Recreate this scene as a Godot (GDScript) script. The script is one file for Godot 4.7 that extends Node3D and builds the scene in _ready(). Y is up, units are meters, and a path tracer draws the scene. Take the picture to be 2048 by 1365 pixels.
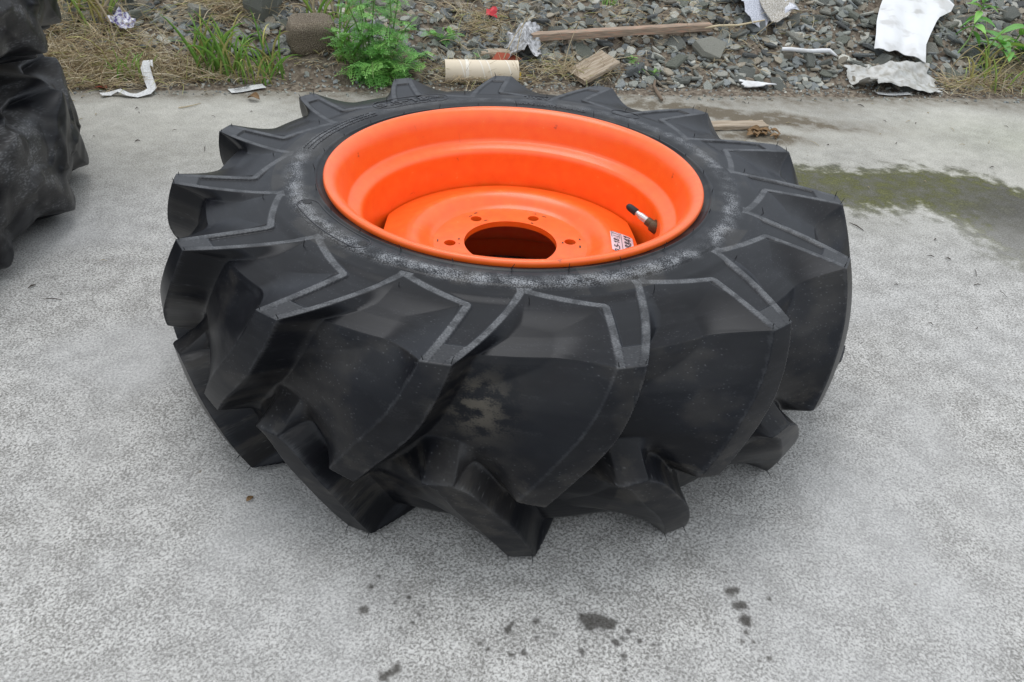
extends Node3D

# ------------------------------------------------------------------ helpers
var counts := {}
var rng := RandomNumberGenerator.new()
var M := {}

class MB:
	var v := PackedVector3Array()
	var n := PackedVector3Array()
	var c := PackedColorArray()
	var uv := PackedVector2Array()
	var uv2 := PackedVector2Array()
	var i := PackedInt32Array()
	var col := Color(1, 1, 1)
	var use_c := false
	func tri(a: Vector3, b: Vector3, d: Vector3) -> void:
		# flat, clockwise seen from the front
		var nn := (d - a).cross(b - a).normalized()
		var k := v.size()
		for p in [a, b, d]:
			v.append(p); n.append(nn)
			if use_c: c.append(col)
		i.append(k); i.append(k + 1); i.append(k + 2)
	func quad(a: Vector3, b: Vector3, d: Vector3, e: Vector3) -> void:
		tri(a, b, d); tri(a, d, e)
	func smooth(pts: PackedVector3Array, idx: PackedInt32Array) -> void:
		var k := v.size()
		var nn := PackedVector3Array(); nn.resize(pts.size())
		for t in range(0, idx.size(), 3):
			var a := pts[idx[t]]
			var f := (pts[idx[t + 2]] - a).cross(pts[idx[t + 1]] - a)
			nn[idx[t]] += f; nn[idx[t + 1]] += f; nn[idx[t + 2]] += f
		for p in pts.size():
			v.append(pts[p]); n.append(nn[p].normalized())
			if use_c: c.append(col)
		for t in idx: i.append(k + t)
	func grid(pts: PackedVector3Array, rows: int, cols: int, wrap := false, flip := false) -> void:
		var idx := PackedInt32Array()
		var cc := cols if wrap else cols - 1
		for r in rows - 1:
			for q in cc:
				var a := r * cols + q
				var b := r * cols + (q + 1) % cols
				var d := a + cols
				var e := b + cols
				if flip: idx.append_array([a, d, b, b, d, e])
				else: idx.append_array([a, b, d, b, e, d])
		smooth(pts, idx)
	func mesh(mat: Material) -> ArrayMesh:
		var arr := []
		arr.resize(Mesh.ARRAY_MAX)
		arr[Mesh.ARRAY_VERTEX] = v
		arr[Mesh.ARRAY_NORMAL] = n
		if c.size() == v.size(): arr[Mesh.ARRAY_COLOR] = c
		if uv.size() == v.size(): arr[Mesh.ARRAY_TEX_UV] = uv
		if uv2.size() == v.size(): arr[Mesh.ARRAY_TEX_UV2] = uv2
		arr[Mesh.ARRAY_INDEX] = i
		var m := ArrayMesh.new()
		m.add_surface_from_arrays(Mesh.PRIMITIVE_TRIANGLES, arr)
		m.surface_set_material(0, mat)
		return m

func put(parent: Node, node: Node, called: String) -> void:
	var key := str(parent.get_instance_id()) + called
	var k: int = counts.get(key, 0)
	counts[key] = k + 1
	node.name = called if k == 0 else "%s_%03d" % [called, k]
	parent.add_child(node, true)

func part(parent: Node, called: String, mesh: Mesh, at := Transform3D.IDENTITY, mat: Material = null) -> MeshInstance3D:
	var o := MeshInstance3D.new()
	o.mesh = mesh
	o.transform = at
	if mat: o.material_override = mat
	put(parent, o, called)
	return o

func tag(o: Node, label: String, category: String, group := "") -> Node:
	o.set_meta("label", label); o.set_meta("category", category)
	if group: o.set_meta("group", group)
	return o

func thing(called: String, label: String, category: String, at := Vector3.ZERO, turn := 0.0, group := "") -> Node3D:
	var o := Node3D.new()
	o.position = at; o.rotation.y = turn
	put(self, o, called)
	tag(o, label, category, group)
	return o

func stuff(o: Node) -> Node:
	o.set_meta("kind", "stuff"); return o

func structure(o: Node) -> Node:
	o.set_meta("kind", "structure"); return o

func lin(r: float, g: float, b: float) -> Color:
	return Color(r, g, b).linear_to_srgb()

func plain(r: float, g: float, b: float, rough := 0.7) -> StandardMaterial3D:
	var m := StandardMaterial3D.new()
	m.albedo_color = lin(r, g, b); m.roughness = rough
	return m

func noise_tex(sd: int, freq: float, cols: Array, offs: Array, size := 512, oct := 4, kind := FastNoiseLite.TYPE_SIMPLEX_SMOOTH) -> NoiseTexture2D:
	var f := FastNoiseLite.new()
	f.seed = sd; f.frequency = freq; f.fractal_octaves = oct; f.noise_type = kind
	if kind == FastNoiseLite.TYPE_CELLULAR: f.cellular_return_type = FastNoiseLite.RETURN_CELL_VALUE
	var t := NoiseTexture2D.new()
	t.width = size; t.height = size; t.seamless = true; t.noise = f
	var g := Gradient.new()
	g.offsets = PackedFloat32Array(offs)
	var cc := PackedColorArray()
	for c in cols: cc.append(lin(c[0], c[1], c[2]))
	g.colors = cc
	t.color_ramp = g
	return t

func noisy(sd: int, freq: float, cols: Array, offs: Array, scale: float, rough := 0.8, bump := 0.0, world := false, size := 512) -> StandardMaterial3D:
	var m := StandardMaterial3D.new()
	m.albedo_texture = noise_tex(sd, freq, cols, offs, size)
	m.roughness = rough
	m.uv1_triplanar = true; m.uv1_world_triplanar = world
	m.uv1_scale = Vector3.ONE * scale
	if bump > 0.0:
		m.heightmap_enabled = true; m.heightmap_scale = bump
		m.heightmap_texture = noise_tex(sd + 7, freq * 1.3, [[0, 0, 0], [1, 1, 1]], [0.2, 0.8], size)
	return m

func lathe(mb: MB, prof: Array, seg: int, flip := false, a0 := 0.0, a1 := TAU) -> void:
	# prof: [r, y]; angle grows from +x to +z
	var full := is_equal_approx(a1 - a0, TAU)
	var cols := seg if full else seg + 1
	var pts := PackedVector3Array()
	for p in prof:
		for k in cols:
			var a := a0 + (a1 - a0) * k / seg
			pts.append(Vector3(p[0] * cos(a), p[1], p[0] * sin(a)))
	mb.grid(pts, prof.size(), cols, full, flip)

func frame(d: Vector3) -> Basis:
	var z := d.normalized()
	var h := Vector3.UP if absf(z.y) < 0.95 else Vector3.RIGHT
	var x := h.cross(z).normalized()
	return Basis(x, z.cross(x), z)

func tube(mb: MB, path: Array, radii: Array, seg := 8, caps := true) -> void:
	var pts := PackedVector3Array()
	var np := path.size()
	for k in np:
		var d: Vector3 = path[mini(k + 1, np - 1)] - path[maxi(k - 1, 0)]
		var b := frame(d)
		for q in seg:
			var a := TAU * q / seg
			pts.append(path[k] + (b.x * cos(a) + b.y * sin(a)) * float(radii[k]))
	mb.grid(pts, np, seg, true, false)
	if caps:
		for q in range(1, seg - 1):
			mb.tri(pts[0], pts[q], pts[q + 1])
			var o := (np - 1) * seg
			mb.tri(pts[o], pts[o + q + 1], pts[o + q])

func sheet(mb: MB, pts: PackedVector3Array, rows: int, cols: int, thick: float) -> void:
	# a thin solid: the grid, its underside and its rim
	var tmp := MB.new()
	tmp.grid(pts, rows, cols)
	var under := PackedVector3Array()
	for k in pts.size(): under.append(pts[k] - tmp.n[k] * thick)
	mb.grid(pts, rows, cols)
	mb.grid(under, rows, cols, false, true)
	for r in rows - 1:
		var a := r * cols
		mb.quad(pts[a], pts[a + cols], under[a + cols], under[a])
		a = r * cols + cols - 1
		mb.quad(pts[a + cols], pts[a], under[a], under[a + cols])
	for q in cols - 1:
		mb.quad(pts[q + 1], pts[q], under[q], under[q + 1])
		var a := (rows - 1) * cols + q
		mb.quad(pts[a], pts[a + 1], under[a + 1], under[a])

func bar(mb: MB, l: float, w: float, h: float, bev: float, rings: int, jit: float, sd: int) -> void:
	# a sawn board along x, with softened edges and uneven faces, resting on y = 0
	var r := RandomNumberGenerator.new(); r.seed = sd
	var sec := [Vector2(-w / 2 + bev, 0), Vector2(0, 0), Vector2(w / 2 - bev, 0), Vector2(w / 2, bev), Vector2(w / 2, h - bev), Vector2(w / 2 - bev, h), Vector2(w / 4, h), Vector2(0, h), Vector2(-w / 4, h), Vector2(-w / 2 + bev, h), Vector2(-w / 2, h - bev), Vector2(-w / 2, bev)]
	var pts := PackedVector3Array()
	for k in rings:
		var x := -l / 2 + l * k / (rings - 1)
		for s in sec:
			var e := (r.randf() - 0.5) * jit * (3.0 if k == 0 or k == rings - 1 else 0.0)
			pts.append(Vector3(x + e, s.y + (r.randf() - 0.5) * jit, s.x + (r.randf() - 0.5) * jit))
	var ns := sec.size()
	for k in rings - 1:
		for q in ns:
			var q2 := (q + 1) % ns
			mb.quad(pts[k * ns + q], pts[(k + 1) * ns + q], pts[(k + 1) * ns + q2], pts[k * ns + q2])
	for q in range(1, ns - 1):
		mb.tri(pts[0], pts[q], pts[q + 1])
		var o := (rings - 1) * ns
		mb.tri(pts[o], pts[o + q + 1], pts[o + q])

func text_mesh(mb: MB, txt: String, size: float, depth: float, fn: Callable, bold := true, squeeze := 1.0) -> float:
	# letters laid on a surface: fn(x, y, lift) gives the point; returns the width
	var tm := TextMesh.new()
	var f := SystemFont.new()
	f.font_names = PackedStringArray(["Droid Sans"]); f.font_weight = 700 if bold else 400
	tm.font = f; tm.font_size = 32; tm.pixel_size = size / 23.0; tm.depth = depth; tm.text = txt
	tm.curve_step = 4.0
	var arr := tm.surface_get_arrays(0)
	var vv: PackedVector3Array = arr[Mesh.ARRAY_VERTEX]
	var ii: PackedInt32Array = arr[Mesh.ARRAY_INDEX]
	var box := tm.get_aabb()
	for t in range(0, ii.size(), 3):
		var q := []
		for k in 3:
			var p := vv[ii[t + k]]
			q.append(fn.call(p.x * squeeze, p.y, p.z))
		mb.tri(q[0], q[1], q[2])
	return box.size.x * squeeze

func smin(a: float, b: float) -> float:
	return a if a < b else b

func sstep(a: float, b: float, x: float) -> float:
	var t := clampf((x - a) / (b - a), 0.0, 1.0)
	return t * t * (3.0 - 2.0 * t)

# ------------------------------------------------------------------ the bank behind the slab
const EN := Vector3(-0.1714, 0, -0.9852)     # away from the yard, across the slab's edge
const EE := Vector3(0.9852, 0, -0.1714)      # along the edge
const E0 := 1.1694
var bank_noise := FastNoiseLite.new()
var fine_noise := FastNoiseLite.new()

func bank_t(x: float, z: float) -> float:
	return x * EN.x + z * EN.z - E0

func et(e: float, t: float) -> Vector3:
	var p := EE * e + EN * (E0 + t)
	return Vector3(p.x, bank_y(p.x, p.z), p.z)

func bank_y(x: float, z: float) -> float:
	var t := bank_t(x, z)
	var slope := 0.38 * maxf(0.0, t - 0.05)
	if t > 1.5: slope = 0.38 * 1.45 + 0.15 * (1.0 - exp(-(t - 1.5)))
	var rough := bank_noise.get_noise_2d(x * 100.0, z * 100.0) * 0.022 * sstep(0.0, 0.15, t) + fine_noise.get_noise_2d(x * 100.0, z * 100.0) * 0.006 * sstep(-0.06, 0.05, t)
	return slope + rough + 0.004 * sstep(-0.03, 0.02, t) - 0.004 * sstep(0.0, -0.05, t)

func on_bank(x: float, z: float, lift := 0.0) -> Vector3:
	return Vector3(x, bank_y(x, z) + lift, z)

# ------------------------------------------------------------------ the tyre: one lug's pitch of it as a field, then turned round the axle
func lug_poly(rows_of: Dictionary, up: bool) -> Array:
	# (angle in degrees from the lug's middle at the shoulder, arc length from the bead)
	var s_sh: float = rows_of.s_sh
	var S: Callable = rows_of.s_tread
	var R: Callable = rows_of.s_side
	var nl := -0.014 if up else 0.001
	var nr := -0.022 if up else -0.003
	var a := []
	a.append(Vector2(-0.7, R.call(0.343)))
	a.append(Vector2(12.7, R.call(0.313)))
	a.append(Vector2(12.7, R.call(0.272)))
	a.append(Vector2(-11.3, R.call(0.272)))
	a.append(Vector2(-11.3, R.call(0.313)))
	for p in spline([[-1.95, 0.1277], [-0.6, 0.098], [1.5, 0.063], [4.0, 0.036], [7.0, 0.008], [9.8, nr]]): a.append(Vector2(p.x, S.call(p.y)))
	for p in spline([[13.3, nl], [11.2, 0.0095], [8.5, 0.040], [6.0, 0.066], [3.7, 0.098], [2.05, 0.1277]]): a.append(Vector2(p.x, S.call(p.y)))
	return a

func spline(k: Array) -> Array:
	var out := []
	for i in k.size() - 1:
		var p0: Array = k[maxi(i - 1, 0)]; var p1: Array = k[i]; var p2: Array = k[i + 1]; var p3: Array = k[mini(i + 2, k.size() - 1)]
		for q in (4 if i < k.size() - 2 else 5):
			var t := q / 4.0
			out.append(Vector2(cubic_interpolate(p1[0], p2[0], p0[0], p3[0], t), cubic_interpolate(p1[1], p2[1], p0[1], p3[1], t)))
	return out

func poly_sd(px: float, py: float, ax: PackedFloat32Array, ay: PackedFloat32Array) -> float:
	var n := ax.size()
	var best := 1e9
	var inside := false
	var j := n - 1
	for i in n:
		var x1 := ax[j]; var y1 := ay[j]; var x2 := ax[i]; var y2 := ay[i]
		var dx := x2 - x1; var dy := y2 - y1
		var t := clampf(((px - x1) * dx + (py - y1) * dy) / (dx * dx + dy * dy + 1e-12), 0.0, 1.0)
		var qx := px - x1 - dx * t; var qy := py - y1 - dy * t
		var dd := qx * qx + qy * qy
		if dd < best: best = dd
		if (y1 > py) != (y2 > py) and px < (x2 - x1) * (py - y1) / (y2 - y1) + x1: inside = not inside
		j = i
	return -sqrt(best) if inside else sqrt(best)

# par: n lugs, nc columns per pitch, cell (row spacing), worn (0 new .. 1 rounded), scale
func tyre_field(par: Dictionary) -> Dictionary:
	var cell: float = par.cell
	var N: int = par.n
	var pitch := TAU / N
	var stretch := 24.0 / (360.0 / N)      # lug angles below are for a pitch of 24 degrees
	# half profile: envelope r, y; carcass r, y
	var half := [[0.2535, 0.1290, 0.2535, 0.1290], [0.2575, 0.1296, 0.2575, 0.1296], [0.2630, 0.1318, 0.2630, 0.1318], [0.2650, 0.1335, 0.2650, 0.1335], [0.2675, 0.1336, 0.2675, 0.1336], [0.2690, 0.1325, 0.2690, 0.1325],
		[0.280, 0.1341, 0.280, 0.1341], [0.2920, 0.1348, 0.2920, 0.1348], [0.3015, 0.1346, 0.3015, 0.1346], [0.3030, 0.1336, 0.3030, 0.1336], [0.313, 0.1328, 0.313, 0.1328],
		[0.328, 0.1318, 0.3278, 0.1309], [0.343, 0.1311, 0.3425, 0.1283], [0.39, 0.1297, 0.378, 0.1205], [0.443, 0.1277, 0.4015, 0.1130]]
	var steps := []
	for k in range(1, 15): steps.append([0.1277 * (1.0 - k / 14.0), 0.1145 * (1.0 - k / 14.0)])
	for p in steps:
		var q: float = p[0] / 0.1277
		var rk := lerpf(0.4275, 0.4015, pow(absf(q), 2.4))
		half.append([0.4715 - 0.0285 * pow(q, 2.0), p[0], rk, p[1]])
	var prof := half.duplicate()
	for k in range(half.size() - 2, -1, -1): prof.append([half[k][0], -half[k][1], half[k][2], -half[k][3]])
	# rows
	var rE := PackedFloat32Array(); var yE := PackedFloat32Array(); var rK := PackedFloat32Array(); var yK := PackedFloat32Array(); var S := PackedFloat32Array()
	var s := 0.0
	for k in prof.size() - 1:
		var a: Array = prof[k]; var b: Array = prof[k + 1]
		var l := Vector2(b[0] - a[0], b[1] - a[1]).length()
		var hidden: bool = a[1] < 0.0 and b[1] < -0.12
		var m := maxi(1, int(round(l / (cell if not hidden else 0.0035))))
		for q in m:
			var t := float(q) / m
			rE.append(lerpf(a[0], b[0], t)); yE.append(lerpf(a[1], b[1], t)); rK.append(lerpf(a[2], b[2], t)); yK.append(lerpf(a[3], b[3], t)); S.append(s + l * t)
		s += l
	var last: Array = prof[-1]
	rE.append(last[0]); yE.append(last[1]); rK.append(last[2]); yK.append(last[3]); S.append(s)
	var nr := S.size()
	var s_end := s
	# look-ups
	var s_sh := 0.0
	for k in nr:
		if absf(rE[k] - 0.443) < 1e-5 and yE[k] > 0.0: s_sh = S[k]
	var side := func(r: float) -> float:
		for k in nr:
			if rE[k] >= r: return S[k]
		return 0.0
	var tread := func(y: float) -> float:
		for k in nr:
			if S[k] >= s_sh and yE[k] <= y:
				if k == 0 or yE[k - 1] <= yE[k] or S[k] <= s_sh: return S[k]
				return lerpf(S[k - 1], S[k], clampf((yE[k - 1] - y) / (yE[k - 1] - yE[k]), 0.0, 1.0))
		return s_end
	var look := {"s_sh": s_sh, "s_side": side, "s_tread": tread}
	var top := lug_poly(look, true)
	var bot := lug_poly(look, false)
	for k in bot.size(): bot[k] = Vector2(bot[k].x - 12.3, s_end - bot[k].y)
	var nc: int = par.nc
	var worn: float = par.worn
	var dT := PackedFloat32Array(); dT.resize(nr * nc)
	var dB := PackedFloat32Array(); dB.resize(nr * nc)
	var oT := PackedByteArray(); oT.resize(nr * nc)
	var oB := PackedByteArray(); oB.resize(nr * nc)
	var pr := PackedFloat32Array(); pr.resize(nr * nc)
	var py := PackedFloat32Array(); py.resize(nr * nc)
	var d24 := deg_to_rad(24.0)
	var s_ri0: float = side.call(0.322)
	var s_ri1: float = side.call(0.335)
	var s_ro0: float = side.call(0.4085)
	var s_ro1: float = side.call(0.4115)
	for r in nr:
		var rad := rE[r] / stretch
		# polygons in metres at this row's radius
		var pl := []
		for set_k in 2:
			var P: Array = top if set_k == 0 else bot
			for shi in 3:
				var sh: int = shi - 1 if set_k == 0 else shi
				var ax := PackedFloat32Array(); var ay := PackedFloat32Array()
				for p in P:
					ax.append((deg_to_rad(p.x) + d24 * sh) * rad); ay.append(p.y)
				pl.append([ax, ay])
		var noseT := [Vector2(deg_to_rad(9.8) * rad, tread.call(-0.022)), Vector2(deg_to_rad(13.3) * rad, tread.call(-0.014))]
		var noseB := [Vector2(deg_to_rad(9.3 - 12.3) * rad, s_end - tread.call(-0.003)), Vector2(deg_to_rad(13.3 - 12.3) * rad, s_end - tread.call(0.001))]
		var uT := clampf((S[r] - s_sh) / (tread.call(-0.018) - s_sh), 0.0, 1.3)
		var uB := clampf((s_end - S[r] - s_sh) / (tread.call(-0.001) - s_sh), 0.0, 1.3)
		for c in nc:
			var px := d24 * c / nc * rad
			var k := r * nc + c
			var b := 1e9; var o := 0
			var mt := 0.0
			for q in 3:
				var d := poly_sd(px, S[r], pl[q][0], pl[q][1])
				if d < b: b = d; o = q
				mt = maxf(mt, flank(d, px - deg_to_rad(24.0 * (q - 1) + 11.5 * uT) * rad > 0.0, uT))
			dT[k] = b; oT[k] = o
			b = 1e9; o = 0
			var mbm := 0.0
			for q in 3:
				var d := poly_sd(px, S[r], pl[3 + q][0], pl[3 + q][1])
				if d < b: b = d; o = q
				mbm = maxf(mbm, flank(d * 1.35, px - deg_to_rad(24.0 * q - 12.3 + 11.5 * uB) * rad > 0.0, uB))
			dB[k] = b; oB[k] = o
			if worn > 0.0:
				mt = 1.0 - sstep(-0.024, 0.034, dT[k]); mbm = 1.0 - sstep(-0.024, 0.034, dB[k])
			# ramps before the noses
			for sh in (2 if S[r] > tread.call(0.02) else 0):
				var a: Vector2 = noseT[0] + Vector2(d24 * sh * rad, 0)
				var e: Vector2 = noseT[1] + Vector2(d24 * sh * rad, 0)
				mt = maxf(mt, ramp(px, S[r], a, e, 1.0))
			for sh in (3 if S[r] < tread.call(-0.02) else 0):
				var a: Vector2 = noseB[0] + Vector2(d24 * sh * rad, 0)
				var e: Vector2 = noseB[1] + Vector2(d24 * sh * rad, 0)
				mbm = maxf(mbm, ramp(px, S[r], a, e, -1.0))
			var m := 1.0 - (1.0 - mt) * (1.0 - mbm)
			var rr := lerpf(rK[r], rE[r], m)
			var yy := lerpf(yK[r], yE[r], m)
			if S[r] < s_sh and S[r] > s_ri0:
				var rec := sstep(0.0072, 0.0094, -dT[k]) * sstep(s_ri0, s_ri1, S[r]) * (1.0 - sstep(s_ro0, s_ro1, S[r]))
				yy -= 0.0021 * rec * (1.0 - worn)
			pr[k] = rr; py[k] = yy
	return {"nr": nr, "nc": nc, "n": N, "S": S, "rE": rE, "yE": yE, "dT": dT, "dB": dB, "oT": oT, "oB": oB, "pr": pr, "py": py, "s_sh": s_sh, "s_end": s_end, "s335": side.call(0.325), "pitch": pitch}

# how much of a lug's height is left at distance d from its edge: the trailing flank is a long scoop, the leading one a wall
func flank(d: float, trailing: bool, u: float) -> float:
	if d <= 0.0: return 1.0
	var run := 0.019
	var e := 1.9
	if trailing:
		run = lerpf(0.055, 0.112, sstep(0.0, 0.35, u)); e = lerpf(1.8, 1.45, sstep(0.0, 0.35, u))
		run = lerpf(run, 0.030, sstep(0.62, 1.06, u))
	if d >= run: return 0.0
	return pow(1.0 - d / run, e)

func ramp(px: float, sy: float, a: Vector2, e: Vector2, dir: float) -> float:
	var u := (px - a.x) / (e.x - a.x)
	var nose_s := lerpf(a.y, e.y, clampf(u, 0.0, 1.0))
	var w := (sy - nose_s) * dir
	if w < -0.02 or w > 0.029: return 0.0
	var lat := maxf(maxf(-u, u - 1.0) * (e.x - a.x), 0.0)
	var m := 1.0 - clampf(w / 0.028, 0.0, 1.0)
	return pow(m, 1.25) * pow(1.0 - clampf(lat / 0.024, 0.0, 1.0), 2.2) * sstep(-0.016, 0.0, w)

func tyre_point(f: Dictionary, r: int, c: int) -> Vector3:
	var k: int = r * f.nc + posmod(c, f.nc)
	var a: float = f.pitch * c / f.nc
	return Vector3(f.pr[k] * cos(a), f.py[k], f.pr[k] * sin(a))

# meshes: [carcass, top lug, bottom lug]; lug 0 sits at angle 0
func tyre_meshes(f: Dictionary, mat: Material, lug_limit := 0.007, deform := 0.0) -> Array:
	var nr: int = f.nr; var nc: int = f.nc; var N: int = f.n
	# normals for one pitch (plus the next column)
	var P := PackedVector3Array(); P.resize(nr * (nc + 2))
	for r in nr:
		for c in nc + 2: P[r * (nc + 2) + c] = tyre_point(f, r, c - 1)
	var NN := PackedVector3Array(); NN.resize(nr * nc)
	var W := nc + 2
	for r in nr:
		var r0 := maxi(r - 1, 0); var r1 := mini(r + 1, nr - 1)
		for c in nc:
			var du := P[r * W + c + 2] - P[r * W + c]
			var dv := P[r1 * W + c + 1] - P[r0 * W + c + 1]
			NN[r * nc + c] = du.cross(dv).normalized()
	# outward check
	var mid := (nr / 2) * nc
	if NN[mid].dot(P[(nr / 2) * W + 1]) < 0.0:
		for k in NN.size(): NN[k] = -NN[k]
	var own := PackedInt32Array(); own.resize(nr * nc)    # -1 carcass, 0.. top lug shift, 100.. bottom lug shift
	for r in nr:
		for c in nc:
			var k := r * nc + c
			own[k] = -1
			var S: float = f.S[r]
			if f.dT[k] < lug_limit and S > f.s335 and f.dT[k] <= f.dB[k]: own[k] = f.oT[k]
			elif f.dB[k] < lug_limit and S < f.s_end - f.s335: own[k] = 100 + f.oB[k]
	var out := []
	for which in 3:
		var mb := MB.new()
		var c0 := 0; var c1 := nc * N
		if which > 0: c0 = -nc; c1 = 2 * nc
		var ids := {}
		var v := PackedVector3Array(); var n := PackedVector3Array(); var uv := PackedVector2Array(); var idx := PackedInt32Array()
		var total := nc * N
		for r in nr - 1:
			for c in range(c0, c1):
				var sc := posmod(c, nc)
				var o := own[r * nc + sc]
				if which == 0:
					if o != -1: continue
				elif which == 1:
					if o < 0 or o >= 100 or floori(float(c) / nc) + o - 1 != 0: continue
				else:
					if o < 100 or floori(float(c) / nc) + (o - 100) != 0: continue
				var q := []
				for e in [[r, c], [r, c + 1], [r + 1, c + 1], [r + 1, c]]:
					var key: int = e[0] * 100000 + (e[1] + 20000)
					if not ids.has(key):
						ids[key] = v.size()
						var p := tyre_point(f, e[0], e[1])
						var cc := posmod(e[1], nc)
						var turn: float = f.pitch * (e[1] - cc) / nc
						v.append(p); n.append(NN[e[0] * nc + cc].rotated(Vector3.UP, -turn))
						uv.append(Vector2(float(e[1]) / total, (e[0] + 0.5) / nr))
					q.append(ids[key])
				idx.append_array([q[0], q[3], q[1], q[1], q[3], q[2]])
		mb.v = v; mb.n = n; mb.uv = uv; mb.i = idx
		# check winding once
		if idx.size() > 0:
			var m := idx.size() / 6 * 3
			var g := (v[idx[m + 2]] - v[idx[m]]).cross(v[idx[m + 1]] - v[idx[m]])
			if g.dot(n[idx[m]]) < 0.0:
				for t in range(0, idx.size(), 3):
					var w := idx[t + 1]; idx[t + 1] = idx[t + 2]; idx[t + 2] = w
				mb.i = idx
		out.append(mb.mesh(mat))
	return out

func tyre_texture(f: Dictionary, W: int, H: int, sd: int, old: bool, phase: float) -> ImageTexture:
	var g := FastNoiseLite.new(); g.seed = sd; g.frequency = 0.45; g.fractal_octaves = 2
	var mid := FastNoiseLite.new(); mid.seed = sd + 1; mid.frequency = 0.035; mid.fractal_octaves = 5
	var big := FastNoiseLite.new(); big.seed = sd + 2; big.frequency = 0.008; big.fractal_octaves = 4
	var str_n := FastNoiseLite.new(); str_n.seed = sd + 3; str_n.frequency = 0.06; str_n.fractal_octaves = 3
	var ig := g.get_image(W, H).get_data(); var im := mid.get_image(W, H).get_data(); var ib := big.get_image(W, H).get_data()
	var out := PackedByteArray(); out.resize(W * H * 3)
	var lut := PackedByteArray(); lut.resize(4097)
	for k in 4097: lut[k] = int(round(Color(k / 4096.0, 0, 0).linear_to_srgb().r * 255.0))
	var nr: int = f.nr; var nc: int = f.nc; var N: int = f.n
	var dT: PackedFloat32Array = f.dT; var dB: PackedFloat32Array = f.dB
	var istr := str_n.get_image(W / 10, H).get_data()
	var per := float(W) / N
	for y in H:
		var fr := (y + 0.5) / H * nr - 0.5
		var r := clampi(int(round(fr)), 0, nr - 1)
		var r1 := clampi(int(floor(fr)), 0, nr - 1)
		var rv := clampf(fr - r1, 0.0, 1.0)
		var S: float = f.S[r]
		var rad: float = f.rE[r]
		var yy: float = f.yE[r]
		var topside: bool = S < f.s_sh + 0.0005
		var tread: bool = S >= f.s_sh and S < f.s_end - f.s_sh
		var ring := exp(-pow((rad - 0.292) / 0.0095, 2.0)) if topside else 0.0
		for x in W:
			var c := int(fposmod(x / per, 1.0) * nc)
			var k := r * nc + c
			var kk := y * W + x
			var n1 := ig[kk] / 255.0; var n2 := im[kk] / 255.0; var n3 := ib[kk] / 255.0
			var cf := fposmod(x / per, 1.0) * nc
			var c2 := (c + 1) % nc
			var cu := cf - c
			var r2 := mini(r1 + 1, nr - 1)
			var di := -lerpf(lerpf(dT[r1 * nc + c], dT[r1 * nc + c2], cu), lerpf(dT[r2 * nc + c], dT[r2 * nc + c2], cu), rv)
			if c == nc - 1: di = -dT[k]
			var q := 0.003 + 0.022 * n2 * n3
			var th := fposmod(x / float(W) * TAU + phase, TAU)
			if not old:
				var front := 0.5 + 0.5 * cos(th - 1.35)
				if topside and rad > 0.300:
					var band := sstep(0.0088, 0.0074, di) * sstep(-0.0006, 0.0006, di)
					if band > 0.01 and rad > 0.305:
						var fade := 1.0 - 0.45 * sstep(0.40, 0.44, rad)
						q += band * fade * (0.42 + 0.50 * sstep(0.30, 0.70, n1)) * (0.50 + 0.55 * sstep(0.3, 0.6, n2)) * (0.35 + 0.65 * front) * 0.46
					elif di > 0.0 and rad > 0.412: q += 0.05 + 0.08 * n1
				if ring > 0.02: q += ring * sstep(0.50, 0.66, n1 * 0.72 + n2 * 0.36) * (0.18 + 1.1 * front * sstep(0.25, 0.5, n3)) * 1.15
				var dd := minf(absf(dT[k]), absf(dB[k]))
				if tread:
					if dT[k] < 0.0 or dB[k] < 0.0: q += 0.004 + 0.012 * n2
					if dd < 0.0014: q += 0.07 * n2
			else:
				q += 0.05 * sstep(0.35, 0.65, n2) + 0.14 * sstep(0.50, 0.70, n3) * n1 + 0.34 * sstep(0.58, 0.74, n1 * 0.55 + n2 * 0.45) * sstep(0.40, 0.60, n3)
			# scuffs drawn along the tread, and stray grains of dust
			var sn := istr[y * (W / 10) + mini(x / 10, W / 10 - 1)] / 255.0
			if not old:
				q += 0.025 * sstep(0.60, 0.72, sn) * sstep(0.40, 0.70, n1) * sstep(0.4, 0.6, n2)
				if n1 > 0.80: q += 0.22 * sstep(0.80, 0.88, n1) * sstep(0.42, 0.6, n3)
			q = clampf(q, 0.0, 0.9)
			var mud := 0.0
			if old: mud = 0.18 * sstep(0.45, 0.70, n3)
			else:
				if tread: mud = 0.16 * sstep(0.56, 0.74, n3) * (0.4 + 0.6 * n2)
				elif topside and rad < 0.32: mud = 0.16 * sstep(0.5, 0.7, n3)
				if tread: mud = maxf(mud, 0.24 * sstep(0.47, 0.66, n2 * 0.75 + n1 * 0.25) * sstep(0.055, -0.02, yy) * sstep(0.35, 0.6, n3))
				# the dried splash on the front of the tread
				var da := (th - deg_to_rad(92.5)) * 0.45
				var spl := exp(-(da * da + pow((yy - 0.075), 2.0)) / 0.0009)
				if tread: mud = maxf(mud, spl * sstep(0.38, 0.62, n2 * 0.7 + n1 * 0.3) * 0.9)
			var base := 0.0040 + 0.004 * n3
			var cr := lerpf(base * 0.94, 0.30, q); var cg := lerpf(base, 0.305, q); var cb := lerpf(base * 1.32, 0.315, q)
			cr = lerpf(cr, 0.105, mud); cg = lerpf(cg, 0.092, mud); cb = lerpf(cb, 0.072, mud)
			out[kk * 3] = lut[int(cr * 4096.0)]; out[kk * 3 + 1] = lut[int(cg * 4096.0)]; out[kk * 3 + 2] = lut[int(cb * 4096.0)]
	return ImageTexture.create_from_image(Image.create_from_data(W, H, false, Image.FORMAT_RGB8, out))

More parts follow.
